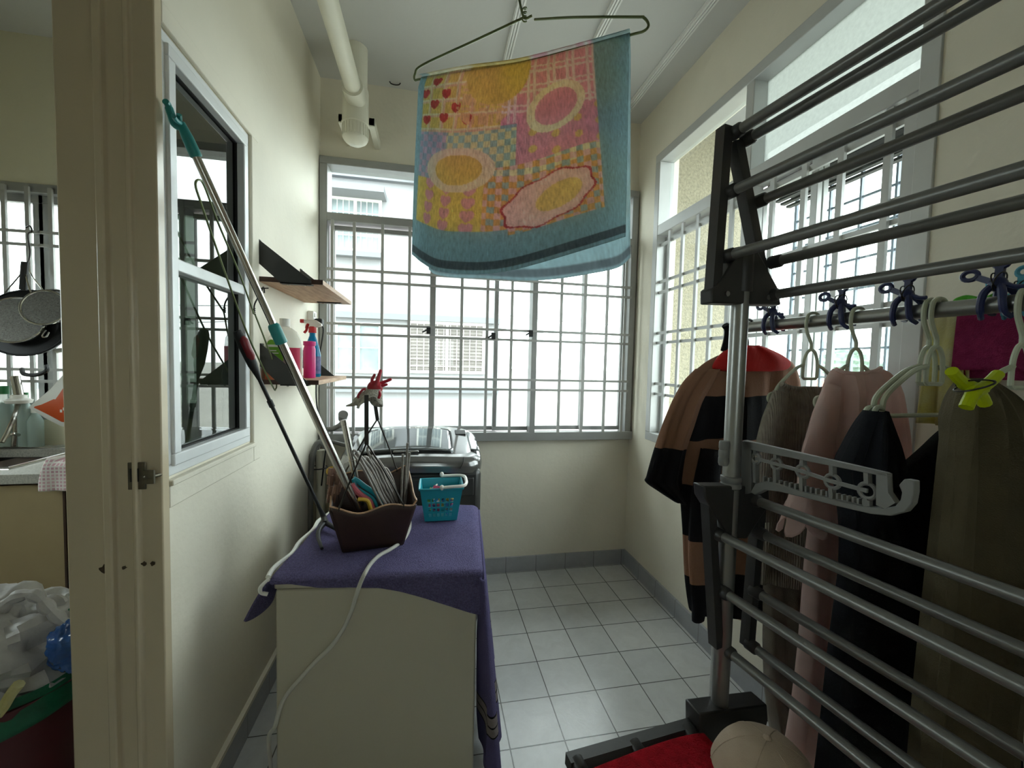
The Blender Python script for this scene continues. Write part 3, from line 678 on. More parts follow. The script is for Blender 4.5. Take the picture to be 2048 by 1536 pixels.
va = n_.new('ShaderNodeVertexColor'); va.layer_name = 'dye'; b_ = n_['Principled BSDF']; l_.new(va.outputs[0], b_.inputs['Base Color'])
tl_ = n_.new('ShaderNodeBsdfTranslucent'); l_.new(va.outputs[0], tl_.inputs[0]); mx_ = n_.new('ShaderNodeMixShader'); mx_.inputs[0].default_value = .68
l_.new(b_.outputs[0], mx_.inputs[1]); l_.new(tl_.outputs[0], mx_.inputs[2]); l_.new(mx_.outputs[0], n_['Material Output'].inputs[0])
M['towel'] = m
def curve(pts, u):
    for (u0, a), (u1, b) in zip(pts[:-1], pts[1:]):
        if u <= u1: return a+(b-a)*((u-u0)/(u1-u0))
    return pts[-1][1]
FB = [PP(x, y, TL+tnn*.012, tnn) for x, y in ((833, 515), (850, 530), (885, 548), (945, 552), (1010, 545), (1090, 528), (1170, 505), (1225, 487), (1252, 478))]
BB = [PP(x, y, TL-tnn*.03, tnn) for x, y in ((848, 538), (862, 548), (905, 556), (970, 558), (1040, 560), (1110, 556), (1180, 545), (1230, 532), (1256, 512))]
def topedge(u): return spl2(([TL, (TL+sag)/2+V((0, 0, .004)), sag, (sag+TR_)/2+V((0, 0, -.002)), TR_]), u)
def spl2(P, u):
    x = u*(len(P)-1); i = min(int(x), len(P)-2); t = x-i
    p1, p2 = P[i], P[i+1]; p0 = P[i-1] if i else p1*2-p2; p3 = P[i+2] if i+2 < len(P) else p2*2-p1
    return .5*((2*p1)+(p2-p0)*t+(2*p0-5*p1+4*p2-p3)*t*t+(3*p1-p0-3*p2+p3)*t**3)
tw = thing('patchwork_towel', 'patchwork printed towel with blue border draped over the green wire hanger', 'towel', (TL+TR_)/2-V((0, 0, .55)))
def fl_(u, v):
    a = topedge(u); b = spl2(FB, u); p = a+(b-a)*v
    side = max(0, (u-.82)/.18)
    return p+tnn*(.012*min(1, v*14)+v*(.010*math.sin(u*7+1)+.006*math.sin(u*17+v*3)) - .02*side*v)+V((0, 0, .004))
def bl_(u, v):
    a = topedge(u); b = spl2(BB, u); p = a+(b-a)*v
    return p-tnn*(.012*min(1, v*14)+v*(.014+.010*math.sin(u*6+3)+.006*math.sin(u*15)))+V((0, 0, .004))
towel_layer('front_layer', tw, 230, 200, fl_, True)
towel_layer('back_layer', tw, 120, 100, bl_, True, True)
def fold(u, v):
    a = topedge(u); q = math.pi*v; return a+tnn*.012*math.cos(q)+V((0, 0, .004+.007*math.sin(q)))
mb = MB().grid(fold, 60, 6)
o = part('fold', mb, M['towel'], tw); ca = o.data.color_attributes.new('dye', 'FLOAT_COLOR', 'POINT')
uu, vv = np.meshgrid(np.linspace(0, 1, 61), np.zeros(7)); rg_ = np.ones((7, 61, 4)); rg_[..., :3] = towel_pattern(uu, vv); ca.data.foreach_set('color', rg_.reshape(-1).astype('f'))

# ================================================================== LEFT WALL: SHELVES, BOTTLES, SOCKET
def shelf(zb, y0, y1, dep, label, brz):
    t = thing('wall_shelf', label, 'shelf', (XL, (y0+y1)/2, zb), 'wall shelves on the left wall')
    part('plank', MB().bx(XL+.001, XL+dep, y0, y1, zb, zb+.018), M['wood'], t, bevel=.001)
    part('end_edge', MB().bx(XL+.001, XL+dep, y0-.0015, y0+.0005, zb, zb+.018), M['woodE'], t, label='dark end edge')
    for y in brz:
        P = [(XL+.001, y, zb+.155), (XL+.001, y, zb+.068), (XL+dep*.36, y, zb-.004), (XL+dep*.82, y, zb-.004), (XL+dep*.82, y, zb+.012)]
        mb = MB().prism(P, (0, .004, 0)); mb.bx(XL+dep*.34, XL+dep*.83, y, y+.03, zb-.004, zb); mb.bx(XL, XL+.003, y, y+.03, zb+.068, zb+.155)
        br_ = part('bracket', mb, M['bracket'], t)
        for q in (.45, .72): part('screw', MB().cyl((XL+dep*q, y+.012, zb-.008), (XL+dep*q, y+.012, zb-.003), .004, n=8), M['steel'], br_)
    return t
shelf(1.632, 1.70, 2.27, .225, 'empty upper wooden shelf on charcoal plate brackets', (1.692, 2.20))
shelf(1.248, 1.72, 2.25, .205, 'lower wooden shelf holding the cleaning bottles', (1.712, 2.19))
ZS = 1.266
def at(px, y): return PY(px, 740, y).x
def bottle(name, x, y, prof, m, label, cat='bottle', sx_=1, sy_=1, n=24):
    t = thing(name, label, cat, (x, y, ZS))
    mb = MB().lathe(prof, (x, y, ZS), (0, 0, 1), n)
    for p in mb.v: p.x = x+(p.x-x)*sx_; p.y = y+(p.y-y)*sy_
    part('body', mb, m, t); return t
yb = 1.80; xb = at(570, yb)
t = bottle('detergent_bottle', xb, yb, [(.0, 0), (.060, .002), (.065, .008), (.066, .117), (.062, .158), (.043, .190), (.026, .203), (.018, .206), (.018, .213)], M['clearP'], 'big clear detergent bottle with green label and white cap on lower shelf', sy_=.6)
mb = MB().lathe([(0, .004), (.058, .006), (.062, .012), (.0635, .085)], (xb, yb, ZS))
for p in mb.v: p.y = yb+(p.y-yb)*.58
part('liquid', mb, M['pinkL'], t)
part('cap', MB().lathe([(.018, .210), (.019, .212), (.019, .240), (.0, .242)], (xb, yb, ZS)), M['white'], t)
# labels wrap the near side
def wrap(x, y, r, sy_, a0, a1, z0, z1, off=.001, n=12, shape=None):
    def fn(u, v):
        zz0, zz1 = (z0, z1) if not shape else shape(u, z0, z1)
        a = a0+(a1-a0)*u; return V((x+math.cos(a)*(r+off), y+math.sin(a)*(r+off)*sy_, ZS+zz0+(zz1-zz0)*v))
    return MB().grid(fn, n, 6)
D = math.radians
part('green_label', wrap(xb, yb, 0.0665, .6, D(-165), D(-85), .045, .155, shape=lambda u, a, b: (a, b-.04*abs(u-.5)**2*4)), M['labelG'], t, label='green label')
part('pink_label', wrap(xb, yb, .0665, .6, D(-72), D(-25), .03, .125), M['labelP'], t, label='pink label')
mb = MB()
for k, (z0, z1, a, b) in enumerate(((.126, .135, -140, -100), (.110, .114, -140, -105), (.100, .104, -140, -98), (.090, .094, -140, -110))):
    g = wrap(xb, yb, .067, .6, D(a), D(b), z0, z1, .0022); mb.add(g.v, g.f)
part('label_print', mb, M['white'], t)
x = at(619, 1.93); t = bottle('pink_bottle', x, 1.93, [(0, 0), (.022, 0), (.024, .004), (.024, .125), (.021, .135), (.0205, .142)], M['pinkB'], 'hot pink bottle in front of the blue spray bottle', sy_=1)
part('lid', MB().lathe([(.0235, .140), (.0245, .142), (.0245, .158), (.0, .160)], (x, 1.93, ZS)), M['pinkB'], t)
yq = 2.06; x = at(625, yq)
t = bottle('spray_bottle', x, yq, [(0, 0), (.033, 0), (.036, .006), (.036, .10), (.031, .13), (.020, .17), (.013, .19), (.013, .205)], M['blueL'], 'blue window cleaner spray bottle with red and white trigger head', sy_=.75)
part('label', wrap(x, yq, .0365, .75, D(-170), D(-10), .015, .095), M['violet'], t, label='violet patterned label')
part('collar', MB().lathe([(.016, .203), (.017, .205), (.017, .228), (.014, .232)], (x, yq, ZS)), M['redTr'], t)
hd = part('spray_head', MB().prism([(x-.035, yq-.011, ZS+.262), (x-.035, yq-.011, ZS+.248), (x-.012, yq-.011, ZS+.244), (x-.012, yq-.011, ZS+.228), (x+.014, yq-.011, ZS+.228), (x+.042, yq-.011, ZS+.236), (x+.040, yq-.011, ZS+.246), (x+.016, yq-.011, ZS+.262)], (0, .022, 0)), M['white'], t, bevel=.003)
part('nozzle', MB().bx(x-.052, x-.034, yq-.009, yq+.009, ZS+.247, ZS+.264), M['redTr'], hd, bevel=.002)
part('trigger', MB().tube(spl([(x-.016, yq, ZS+.246), (x-.024, yq, ZS+.232), (x-.026, yq, ZS+.215), (x-.036, yq, ZS+.202)]), [.007]*10+[.006]*9, 8), M['redTr'], hd)
x = XL+.027; t = bottle('orange_tub', x, 1.745, [(0, 0), (.021, 0), (.023, .004), (.023, .04), (.02, .045), (0, .046)], M['orangeB'], 'small orange tub behind the bracket at the near end of lower shelf', 'tub')
part('lid', MB().lathe([(.024, .038), (.024, .047), (0, .048)], (x, 1.745, ZS)), M['orangeB'], t)
q = PX(622, 640, XL+.01)
t = thing('wall_socket', 'white wall socket beside the back window above lower shelf', 'socket', q)
part('plate', MB().bx(XL, XL+.03, q.y-.03, q.y+.03, q.z-.035, q.z+.045), M['white'], t, bevel=.004)
part('switch', MB().bx(XL+.03, XL+.034, q.y-.012, q.y+.012, q.z+.015, q.z+.035), M['white'], t, bevel=.001)
t = thing('power_plug', 'black plug and cord in the white wall socket', 'plug', q)
part('plug_body', MB().bx(XL+.031, XL+.07, q.y-.025, q.y+.025, q.z-.03, q.z+.008), M['black'], t, bevel=.008)
part('cord', MB().tube(spl([(XL+.062, q.y, q.z-.02), (XL+.07, q.y, q.z-.06), (XL+.05, q.y, q.z-.2), (XL+.03, q.y+.02, q.z-.36), (XL+.04, q.y+.03, q.z-.5), (XL+.09, q.y+.03, q.z-.62), (XL+.07, q.y+.05, q.z-.72), (XL+.05, q.y+.05, q.z-.9)], 6), .004, 8), M['black'], t)
# green hanger hung from a nail on the wall
XW = XL+.03
nl = PX(525, 578, XW); A = PX(508, 628, XW); Bq = PX(393, 366, XW+.012); Cq = PX(553, 778, XW+.012)
one('nail', MB().cyl((XL-.005, nl.y, nl.z), (XW+.02, nl.y, nl.z+.004), .0022, n=8), M['wire'], 'nail in the left wall holding the spare green hanger', 'nail')
t = thing('wire_hanger', 'large green wire hanger hung sideways from a nail beside the left window', 'hanger', nl)
mid1 = PX(470, 500, XW+.01)
loop = [A, PX(478, 545, XW+.012), PX(436, 445, XW+.012), PX(410, 375, XW+.014), PX(399, 360, XW+.014), PX(391, 370, XW+.014), PX(405, 415, XW+.014), PX(450, 545, XW+.014), PX(500, 680, XW+.014), PX(545, 772, XW+.014), PX(551, 778, XW+.014), PX(553, 768, XW+.014), PX(548, 730, XW+.012), PX(530, 680, XW+.012), A+V((.002, .002, 0))]
part('frame', MB().tube(spl(loop, 6), .0028, 8), M['gwire'], t)
part('hook', MB().tube(spl([A, PX(509, 610, XW), PX(515, 597, XW), PX(521, 588, XW), nl+V((0, .004, .006)), nl+V((0, .014, .004)), nl+V((0, .016, -.012))], 6), .0026, 8).tube([A+V((.004*math.cos(i), .004*math.sin(i), .001*i)) for i in range(20)], .0018, 6), M['wire'], t)

# ================================================================== DRYER, TOWEL COVER, WASHING MACHINE
ZD = .695
d0, d1 = V((-.446, 1.305, 0)), V((.150, 1.255, 0))
du = (d1-d0).normalized(); dv = V((-du.y, du.x, 0)); DW = (d1-d0).length; DD = .60
def DP(a, b, z): return d0+du*a+dv*b+V((0, 0, z))
t = thing('tumble_dryer', 'white dryer cabinet under the purple towel in front of the washing machine', 'dryer', DP(DW/2, DD/2, 0))
part('cabinet', MB().ob(DP(DW/2, DD/2, (ZD-.035+.03)/2), du*DW/2, dv*DD/2, (0, 0, (ZD-.035-.03)/2)), M['enamel'], t, bevel=.006)
part('top_panel', MB().ob(DP(DW/2, DD/2, ZD-.0165), du*(DW/2+.004), dv*(DD/2+.002), (0, 0, .0165)), M['enamel'], t, bevel=.006)
for a in (.05, DW-.05):
    for b in (.06, DD-.06): part('foot', MB().cyl(DP(a, b, 0), DP(a, b, .032), .022, n=12), M['black'], t)
# the cover: top sheet, front flap, long right hand drop, left corner
t = thing('purple_towel', 'purple terry towel with striped end draped over the dryer', 'towel', DP(DW/2, DD/2, ZD))
def pf(px, py): return PP(px, py, d0-dv*.012, dv)
flap = [(551, 1158), (575, 1160), (610, 1168), (640, 1172), (700, 1172), (760, 1175), (800, 1182), (850, 1194), (900, 1208), (945, 1222), (962, 1226)]
FL = [pf(*q) for q in flap]
fl0 = [((p-d0).dot(du), p.z) for p in FL]
def hem(a):
    if a <= fl0[0][0]: return fl0[0][1]
    for (a0, z0), (a1, z1) in zip(fl0[:-1], fl0[1:]):
        if a <= a1: return z0+(z1-z0)*(a-a0)/(a1-a0)
    return fl0[-1][1]
ZT = ZD+.006
def sheet(u, v):   # v: 0 hem of flap .. 1 back edge
    a = -.006+(DW+.022)*u
    if v < .3:
        k = v/.3; z0 = hem(a); z = z0+(ZT-.012-z0)*k
        return DP(a, -.016-.006*math.sin(a*14)*(1-k), z)
    if v < .4:
        k = (v-.3)/.1*math.pi/2; return DP(a, -.016+.020*(1-math.cos(k)), ZT-.012+.014*math.sin(k))
    b = .004+(DD-.02)*(v-.4)/.6
    edge = max(0, (a-(DW-.012))/.028)
    return DP(a, b, ZT+.002+.0025*math.sin(a*31+b*9)*math.sin(b*23)-.014*edge**2)
part('top_cover', MB().grid(sheet, 70, 70), M['clothP'], t, solid=.008)
def drop(u, v):    # right hand side hanging to the floor; the near edge is folded back under itself
    z = (ZT-.012)+(.06-(ZT-.012))*v
    if u < .22:
        k = u/.22; b = .09-.120*k; lean = .010+.016*v+.010*math.sin(k*5+v*6)*min(1, v*3)+.030*v*k**3
    elif u < .30:
        k = (u-.22)/.08; b = -.030-.012*math.sin(k*math.pi); lean = .010+.016*v+.030*v+(.012+.014*v)*k
    else:
        k = (u-.30)/.70; b = -.030+.60*k
        lean = .022+.060*v+(math.sin(k*30+1.2)-math.sin(1.2))*.014*min(1, v*2.2)+.014*math.sin(k*9)*v
    b += .012*math.sin(v*6+1)*min(1, v*2)*(1 if u < .4 else 0)
    return DP(DW+lean, b, z)
part('side_drop', MB().grid(drop, 90, 60), M['clothPs'], t, solid=.008)
def corner(u, v):  # bunched corner hanging off the left front edge
    a = -.010-(.062-.03*u)*v**.8-.012*math.sin(u*8+.3)*v
    b = -.022+.17*u
    return DP(a, b, ZT-.008-(.112+.016*math.sin(u*6))*v)
part('left_corner', MB().grid(corner, 24, 24), M['clothP'], t, solid=.007)
# white edge trim of the worktop seen at the left side
def trimf(u):
    return DP(-.016-.006*math.sin(u*20), -.01+.62*u, ZT+.004+.003*math.sin(u*13))
part('hem_binding', MB().tube([trimf(i/30) for i in range(31)]+[], .007, 8).tube(spl([DP(-.012, -.012, ZT), DP(-.03, -.022, ZT-.018), DP(-.03, -.02, ZT-.036), DP(-.014, -.016, ZT-.044)]), .006, 8), M['white'], t, label='white hem binding')
cb = [(812, 1026), (818, 1040), (816, 1060), (800, 1080)]
P = [PZ(x, y, ZT+.013) for x, y in ((806, 1012), (818, 1036), (819, 1056), (808, 1078), (785, 1096), (760, 1110))]
P += [PZ(744, 1123, ZT+.012)-dv*.012]
P += [pf(x, y)-dv*.024 for x, y in ((734, 1138), (724, 1160))]+[pf(x, y)-dv*.014 for x, y in ((713, 1192),)]
P += [pf(x, y)+dv*.002 for x, y in ((702, 1224), (688, 1255), (665, 1290), (630, 1325), (600, 1358), (570, 1395), (557, 1425), (549, 1455))]
P += [DP(-.03, .02, .18), DP(-.04, .06, .02)]
one('power_cable', MB().tube(spl(P, 8), .0062, 10), M['cable'], 'white power cable running over the purple towel and down the dryer', 'cable')

WX0, WX1, WY0, WY1 = -.43, .262, 1.975, 2.50
t = thing('washing_machine', 'dark grey top loading washing machine with silver lid under back window', 'washing machine', ((WX0+WX1)/2, (WY0+WY1)/2, 0))
part('cabinet', MB().bx(WX0+.012, WX1-.012, WY0+.02, WY1, .03, .83), M['wmbody'], t, bevel=.03)
def topz(x, y): return .875+.085*((y-WY0)/(WY1-WY0))+.018*(1-((x-(WX0+WX1)/2)/.31)**2)
def rr(u, inset=0, r=.11, n=80):
    # rounded rectangle perimeter point
    a = 2*math.pi*u; cx, cy = (WX0+WX1)/2, (WY0+WY1)/2; hx, hy = (WX1-WX0)/2-inset, (WY1-WY0)/2-inset
    c, s = math.cos(a), math.sin(a); e = .38
    return cx+hx*math.copysign(abs(c)**e, c), cy+hy*math.copysign(abs(s)**e, s)
def shell(u, v):
    prof = [(.012, -.075), (.0, -.07), (-.002, -.04), (.004, -.018), (.022, -.004), (.05, .002)]
    x_ = v*(len(prof)-1); i = min(int(x_), len(prof)-2); f_ = x_-i
    ins = prof[i][0]+(prof[i+1][0]-prof[i][0])*f_; dz = prof[i][1]+(prof[i+1][1]-prof[i][1])*f_
    x, y = rr(u, ins); return V((x, y, topz(x, y)+dz))
part('top_rim', MB().grid(shell, 96, 15, True), M['wmrim'], t)
def deck(u, v):
    x, y = rr(u, .05+v*.2); return V((x, y, topz(x, y)+.002))
mb = MB().grid(deck, 96, 6, True); k = len(mb.v); mb.f.append(tuple(range(k-96, k))); part('top_deck', mb, M['wmtop'], t)
lx0, lx1, ly0, ly1 = WX0+.09, WX1-.15, WY0+.065, WY1-.12
def lid(u, v):
    x = lx0+(lx1-lx0)*u; y = ly0+(ly1-ly0)*v; return V((x, y, topz(x, y)+.010+.006*(1-(2*u-1)**4)))
ld = part('lid', MB().grid(lid, 20, 14), M['smoke'], t, solid=.006)
def rim(i, n=40):
    a = 2*math.pi*i/n; c, s = math.cos(a), math.sin(a)
    x = (lx0+lx1)/2+(lx1-lx0)/2*math.copysign(abs(c)**.3, c); y = (ly0+ly1)/2+(ly1-ly0)/2*math.copysign(abs(s)**.3, s); return V((x, y, topz(x, y)+.011))
part('lid_seal', MB().tube([rim(i) for i in range(40)], .006, 8, True), M['dark'], ld)
part('lid_handle', MB().bx((lx0+lx1)/2-.06, (lx0+lx1)/2+.06, ly0-.014, ly0+.006, topz(0, ly0)+.006, topz(0, ly0)+.016), M['wmtop'], ld, bevel=.004)
cx_, cyy = WX1-.095, WY1-.14
part('control_window', MB().ob((cx_, cyy, topz(cx_, cyy)+.004), (.03, 0, 0), (0, .035, .006), (0, 0, .004)), M['dark'], t, bevel=.002)
def cpan(u, v):
    x = WX1-.058+.045*u*(1-.5*v*v); y = WY0+.12+.28*v; return V((x, y, topz(x, y)+.006))
part('control_panel', MB().grid(cpan, 8, 16), M['smoke'], t, solid=.004)
part('front_panel', MB().bx(WX0+.05, WX1-.05, WY0+.008, WY0+.024, .70, .79), M['wmbody'], t, bevel=.006)
part('badge', MB().bx(-.04, .06, WY0+.005, WY0+.012, .765, .772), M['alu'], t)
part('front_seam', MB().tube(spl([(WX1-.10, WY0+.03, topz(.1, WY0)+.001), (WX1-.105, WY0+.004, topz(.1, WY0)-.02), (WX1-.12, WY0-.001, topz(.1, WY0)-.05)]), .002, 6), M['dark'], t)
# tap, hoses and drain pipe in the corner
q = PY(688, 832, 2.46)
t = thing('water_tap', 'grey plastic washing machine tap on the back wall beside the window', 'tap', q)
part('knob', MB().cyl(q+V((0, -.02, .012)), q+V((-.012, .02, -.02)), .026, .022, 14), M['arm'], t)
part('tap_body', MB().tube(spl([q+V((-.005, .01, -.015)), q+V((-.02, .02, -.05)), q+V((-.06, .03, -.075)), q+V((-.10, .05, -.085)), q+V((-.12, .09, -.085))]), .014, 10).tube(spl([q+V((-.03, .02, -.055)), q+V((.0, .0, -.06)), q+V((.02, -.01, -.08)), q+V((.025, -.01, -.11))]), .012, 10), M['arm'], t)
part('inlet_hose', MB().tube(spl([q+V((.022, -.01, -.10)), q+V((.02, -.02, -.16)), q+V((-.08, -.02, -.14)), q+V((-.13, -.03, -.17)), q+V((-.13, -.03, -.3)), q+V((-.12, 0, -.5))], 6), .011, 8), M['arm'], t)
p0 = PY(640, 905, 2.40)
t = thing('drain_hose', 'pair of cream waste tubes behind the washing machine by the left wall', 'pipe', (p0.x, p0.y, 0))
part('standpipe', MB().cyl((p0.x, p0.y+.02, 0), (p0.x, p0.y+.02, p0.z+.01), .024), M['pvc'], t)
part('hose', MB().tube(spl([(p0.x-.03, p0.y-.06, .0), (p0.x-.035, p0.y-.06, .5), (p0.x-.03, p0.y-.05, p0.z-.04), (p0.x+.0, p0.y-.03, p0.z+.06), (p0.x+.05, p0.y-.01, p0.z+.02)], 6), .016, 10), M['arm'], t)
part('tie', MB().torus((p0.x-.005, p0.y-.01, p0.z-.08), (0, 0, 1), .045, .003), M['black'], t)

# ================================================================== BASKETS AND LONG TOOLS ON THE DRYER
ZC0 = ZT+.008                                                         # top of the cover
def onc(px, py): return PZ(px, py, ZC0)
bl0, br0 = onc(686, 1106), onc(806, 1090)
be1 = (br0-bl0); bw = be1.length; be1.normalize(); be2 = V((-be1.y, be1.x, 0)); bo = (bl0+br0)/2
def BK(a, b, z): return bo+be1*a+be2*b+V((0, 0, z))
bh = .150; tw_ = (PP(820, 985, bo, be2)-PP(650, 1000, bo, be2)).length/2
def bside(k, u, v):       # side k, u along, v up : flared with a wavy rim
    w0, w1 = bw/2, tw_*1.0; dd0, dd1 = .062, .11
    hx = w0+(w1-w0)*v; hy0 = -.0-.045*v; hy1 = .125+.06*v
    c = [(-hx, hy0), (hx, hy0), (hx, hy1), (-hx, hy1)]
    a, b = c[k], c[(k+1) % 4]; x = a[0]+(b[0]-a[0])*u; y = a[1]+(b[1]-a[1])*u
    back = (y-hy0)/(hy1-hy0)
    wav = .010*math.cos(2*math.pi*(u*1.5))*(1 if k % 2 == 0 else .5)
    return BK(x, y, .003+(bh+wav+.012*abs(2*u-1)**3+.062*back)*v)
t = thing('brown_basket', 'dark brown flared basket with wavy rim and wire handles on purple towel', 'basket', bo)
mb = MB()
for k in range(4):
    g = MB().grid(lambda u, v, k=k: bside(k, u, v), 24, 8); mb.add(g.v, g.f)
mb.add([BK(-bw/2, 0, .003), BK(bw/2, 0, .003), BK(bw/2, .125, .003), BK(-bw/2, .125, .003)], [(0, 1, 2, 3)])
part('body', mb, M['brown'], t, solid=.005)
rimp = []
for k in range(4): rimp += [bside(k, i/24, 1) for i in range(24)]
part('rim', MB().tube(rimp, .0032, 6, True), M['wood'], t, label='pale worn rim')
def handle(xs, yb_, zt, apx, apt, nm):
    a, b = xs; e = PP(*apx, bo+be2*yb_, be2); tp = PP(*apt, bo+be2*yb_, be2)
    h = part('handle', MB().tube(spl([a, a+(e-a)*.5+V((0, 0, .006)), e], 6), .0028, 8).tube(spl([b, b+(e-b)*.5+V((0, 0, .006)), e], 6), .0028, 8).torus(a, be1, .008, .002, 12, 6).torus(b, be1, .008, .002, 12, 6), M['wire'], t)
    part('grip', MB().bar(e-V((0, 0, .004)), tp, .005, .013, be1), M['wire'], h)
    return tp
g1 = handle((bside(0, .10, 1), bside(0, .84, 1)), -.045, 0, (733, 886), (733, 790), 'front')
g2 = handle((bside(2, .86, 1), bside(2, .16, 1)), .185, 0, (755, 838), (749, 800), 'back')
# work glove sitting on the two grips
gc = PP(737, 797, bo+be2*.03, be2)
gl = thing('work_glove', 'cotton work glove with red rubber fingers stuck on top of the basket handles', 'glove', gc)
def gcuff(u, v):
    a = 2*math.pi*u; r = .020+.012*v+.006*math.sin(a*3+1)*v+.005*math.sin(a*5)*v
    ctr = PP(748-14*v, 778+26*v, bo+be2*.03, be2)
    return ctr+be1*math.cos(a)*r*1.25+be2*math.sin(a)*r+V((0, 0, -.02*v*math.sin(a*2+.6)))
part('cuff', MB().grid(gcuff, 30, 14, True), M['glove'], gl, solid=.003)
tail = [PP(x, y, bo+be2*.02, be2) for x, y in ((735, 795), (718, 803), (705, 809), (692, 812))]
part('torn_flap', MB().tube(spl(tail, 5), [.014-.0008*i for i in range(16)], 8), M['glove'], gl)
part('palm', MB().ell(PP(750, 775, bo+be2*.03, be2), (.026, .016, .024), 16, 10), M['redR'], gl)
for k, (pts, r) in enumerate(((((735, 785), (728, 778), (716, 792), (722, 800)), .0045), (((745, 772), (744, 760), (749, 750)), .006), (((752, 770), (757, 755), (761, 742)), .0075), (((757, 768), (768, 764), (781, 759)), .0065), (((757, 773), (766, 771), (773, 769)), .006), (((755, 779), (760, 788), (758, 795)), .006))):
    P = [PP(x, y, bo+be2*(.03-.006*(k % 3)), be2) for x, y in pts]
    S_ = spl(P, 5); part('thumb' if k == 0 else 'finger', MB().tube(S_, [r*(1.05-.3*i/(len(S_)-1)) for i in range(len(S_))], 9).ell(S_[-1], (r*.78, r*.78, r*.78), 8, 6), M['redR'], gl)
# folded wrapped-wire hangers in the basket
hp_ = M['wrapG']
specs = [((705, 906), (792, 1010)), ((716, 912), (800, 1006)), ((727, 918), (806, 1006)), ((742, 916), (812, 1004)), ((736, 898), (804, 1012)), ((753, 922), (816, 1000)), ((768, 940), (818, 1004)), ((722, 925), (786, 1014))]
wh = 'grey folded wire hanger leaning in the brown basket among the bundle'
ords = ['grey folded wire hanger at the left edge of the basket bundle', 'second grey folded hanger from the left of the basket bundle', 'grey folded hanger right of the two leftmost in basket', 'grey folded hanger in the middle of the basket bundle', 'tallest grey folded hanger of the basket bundle', 'grey folded hanger beside the tallest of the basket bundle', 'short grey folded hanger at the right edge of basket bundle', 'low grey folded hanger at the front of the basket bundle']
for i, ((x0, y0), (x1, y1)) in enumerate(specs):
    yb_ = .02+.016*i; pl_ = bo+be2*yb_
    a = PP(x0, y0, pl_, be2); b = PP(x1-6, y1+38, pl_, be2); dxy = (b-a); s_ = be1*.010
    rn = random.Random(i)
    L1 = [a+dxy*k/5+be1*rn.uniform(-.004, .004)+V((0, 0, .008*math.sin(k*.9))) for k in range(6)]
    L2 = [p+s_+be2*.006+be1*rn.uniform(-.002, .002) for p in L1]
    L1[0] += V((0, 0, -.004)); pts = L1[::-1]+[a+s_*.5+V((-.002, 0, .007))]+L2
    one('folded_hanger', MB().tube(spl(pts, 5), .0042, 8), hp_, ords[i], 'hanger', 'folded hangers in the basket')
for i, (x, yt, lb) in enumerate(((806, 908, 'thin grey stick at the right corner of the brown basket'), (815, 886, 'tallest thin grey stick at right corner of the brown basket'), (819, 905, 'outer thin grey stick along the right rim of the basket'))):
    pl_ = bo+be2*(.03+.03*i)
    one('thin_stick', MB().tube([PP(x, yt, pl_, be2), PP(x-4-2*i, 1005, pl_, be2), PP(x-12, 1050, pl_, be2)], .0042, 8), hp_, lb, 'stick', 'thin sticks in the basket')
pl_ = bo+be2*.05
one('teal_hanger', MB().tube(spl([PP(x, y, pl_, be2) for x, y in ((706, 958), (715, 962), (728, 972), (748, 986), (764, 1004), (770, 1030))], 5), .009, 10).tube(spl([PP(x, y, pl_-be2*.012, be2) for x, y in ((706, 958), (712, 974), (726, 984), (746, 998), (756, 1020))], 5), .006, 8), M['turq'], 'teal plastic hanger in the brown basket beside the steel pole', 'hanger')
one('rose_hanger', MB().tube(spl([PP(x, y, bo+be2*.03, be2) for x, y in ((703, 968), (708, 976), (722, 990), (740, 1004), (748, 1030))], 5), .010, 10), M['pinkP'], 'rose plastic hanger below the teal one in basket', 'hanger')
one('yellow_scoop', MB().tube(spl([PP(x, y, bo+be2*.02, be2) for x, y in ((716, 999), (726, 999), (736, 1003), (742, 1020))], 5), .007, 10), M['yellow'], 'yellow plastic piece just above the front rim of the basket', 'plastic piece')
yr = PP(664, 942, bo+be2*.10, be2)
one('yellow_ring_handle', MB().tube([yr+be1*.0155*math.cos(a*.35)+V((0, 0, .0125*math.sin(a*.35))) for a in range(18)], .0042, 8, True).tube(spl([yr+be1*.014+V((0, 0, -.006)), yr+be1*.035+V((0, 0, -.02)), yr+be1*.06+V((0, 0, -.07))]), .0042, 8), M['yellow'], 'yellow ring handle at the left of the brown basket', 'scissors')
# wooden pegs bundled at the left of the basket
rn = random.Random(11)
for i in range(12):
    x = 658+rn.uniform(0, 34); y = 968+rn.uniform(-24, 22); dpt = .015+.008*(i % 6)
    p = PP(x, y, bo+be2*dpt, be2)
    tilt = rn.uniform(-.35, .2)
    d = V((tilt, 0, 1)).normalized()
    if i == 0:
        mb = MB().bar(p-d*.028+be1*.004, p+d*.028+be1*.003, .006, .009, be2).bar(p-d*.028-be1*.004, p+d*.028-be1*.003, .006, .009, be2).torus(p+d*.004, d, .0085, .0016, 12, 6)
        peg0 = one('wooden_peg', mb, M['wicker'], 'brown wooden clothes peg in the pile left of the steel pole', 'clothes peg', 'brown pegs at the left of the basket')
        pp0 = p
    else: copy_tree(peg0, p-pp0, rn.uniform(-.8, .8))
# short aluminium tube
q0, q1 = PP(688, 842, bo+be2*.13, be2), PP(722, 1010, bo+be2*.13, be2)
one('short_metal_tube', MB().cyl(q0, q1, .0115, n=16).lathe([(.0125, -.004), (.0125, .012), (.0115, .013)], q0, q1-q0, 16).torus(q0+(q1-q0)*.46, q1-q0, .0125, .0016, 16, 6), M['steel'], 'short metal tube standing in the basket behind the long steel pole', 'tube')
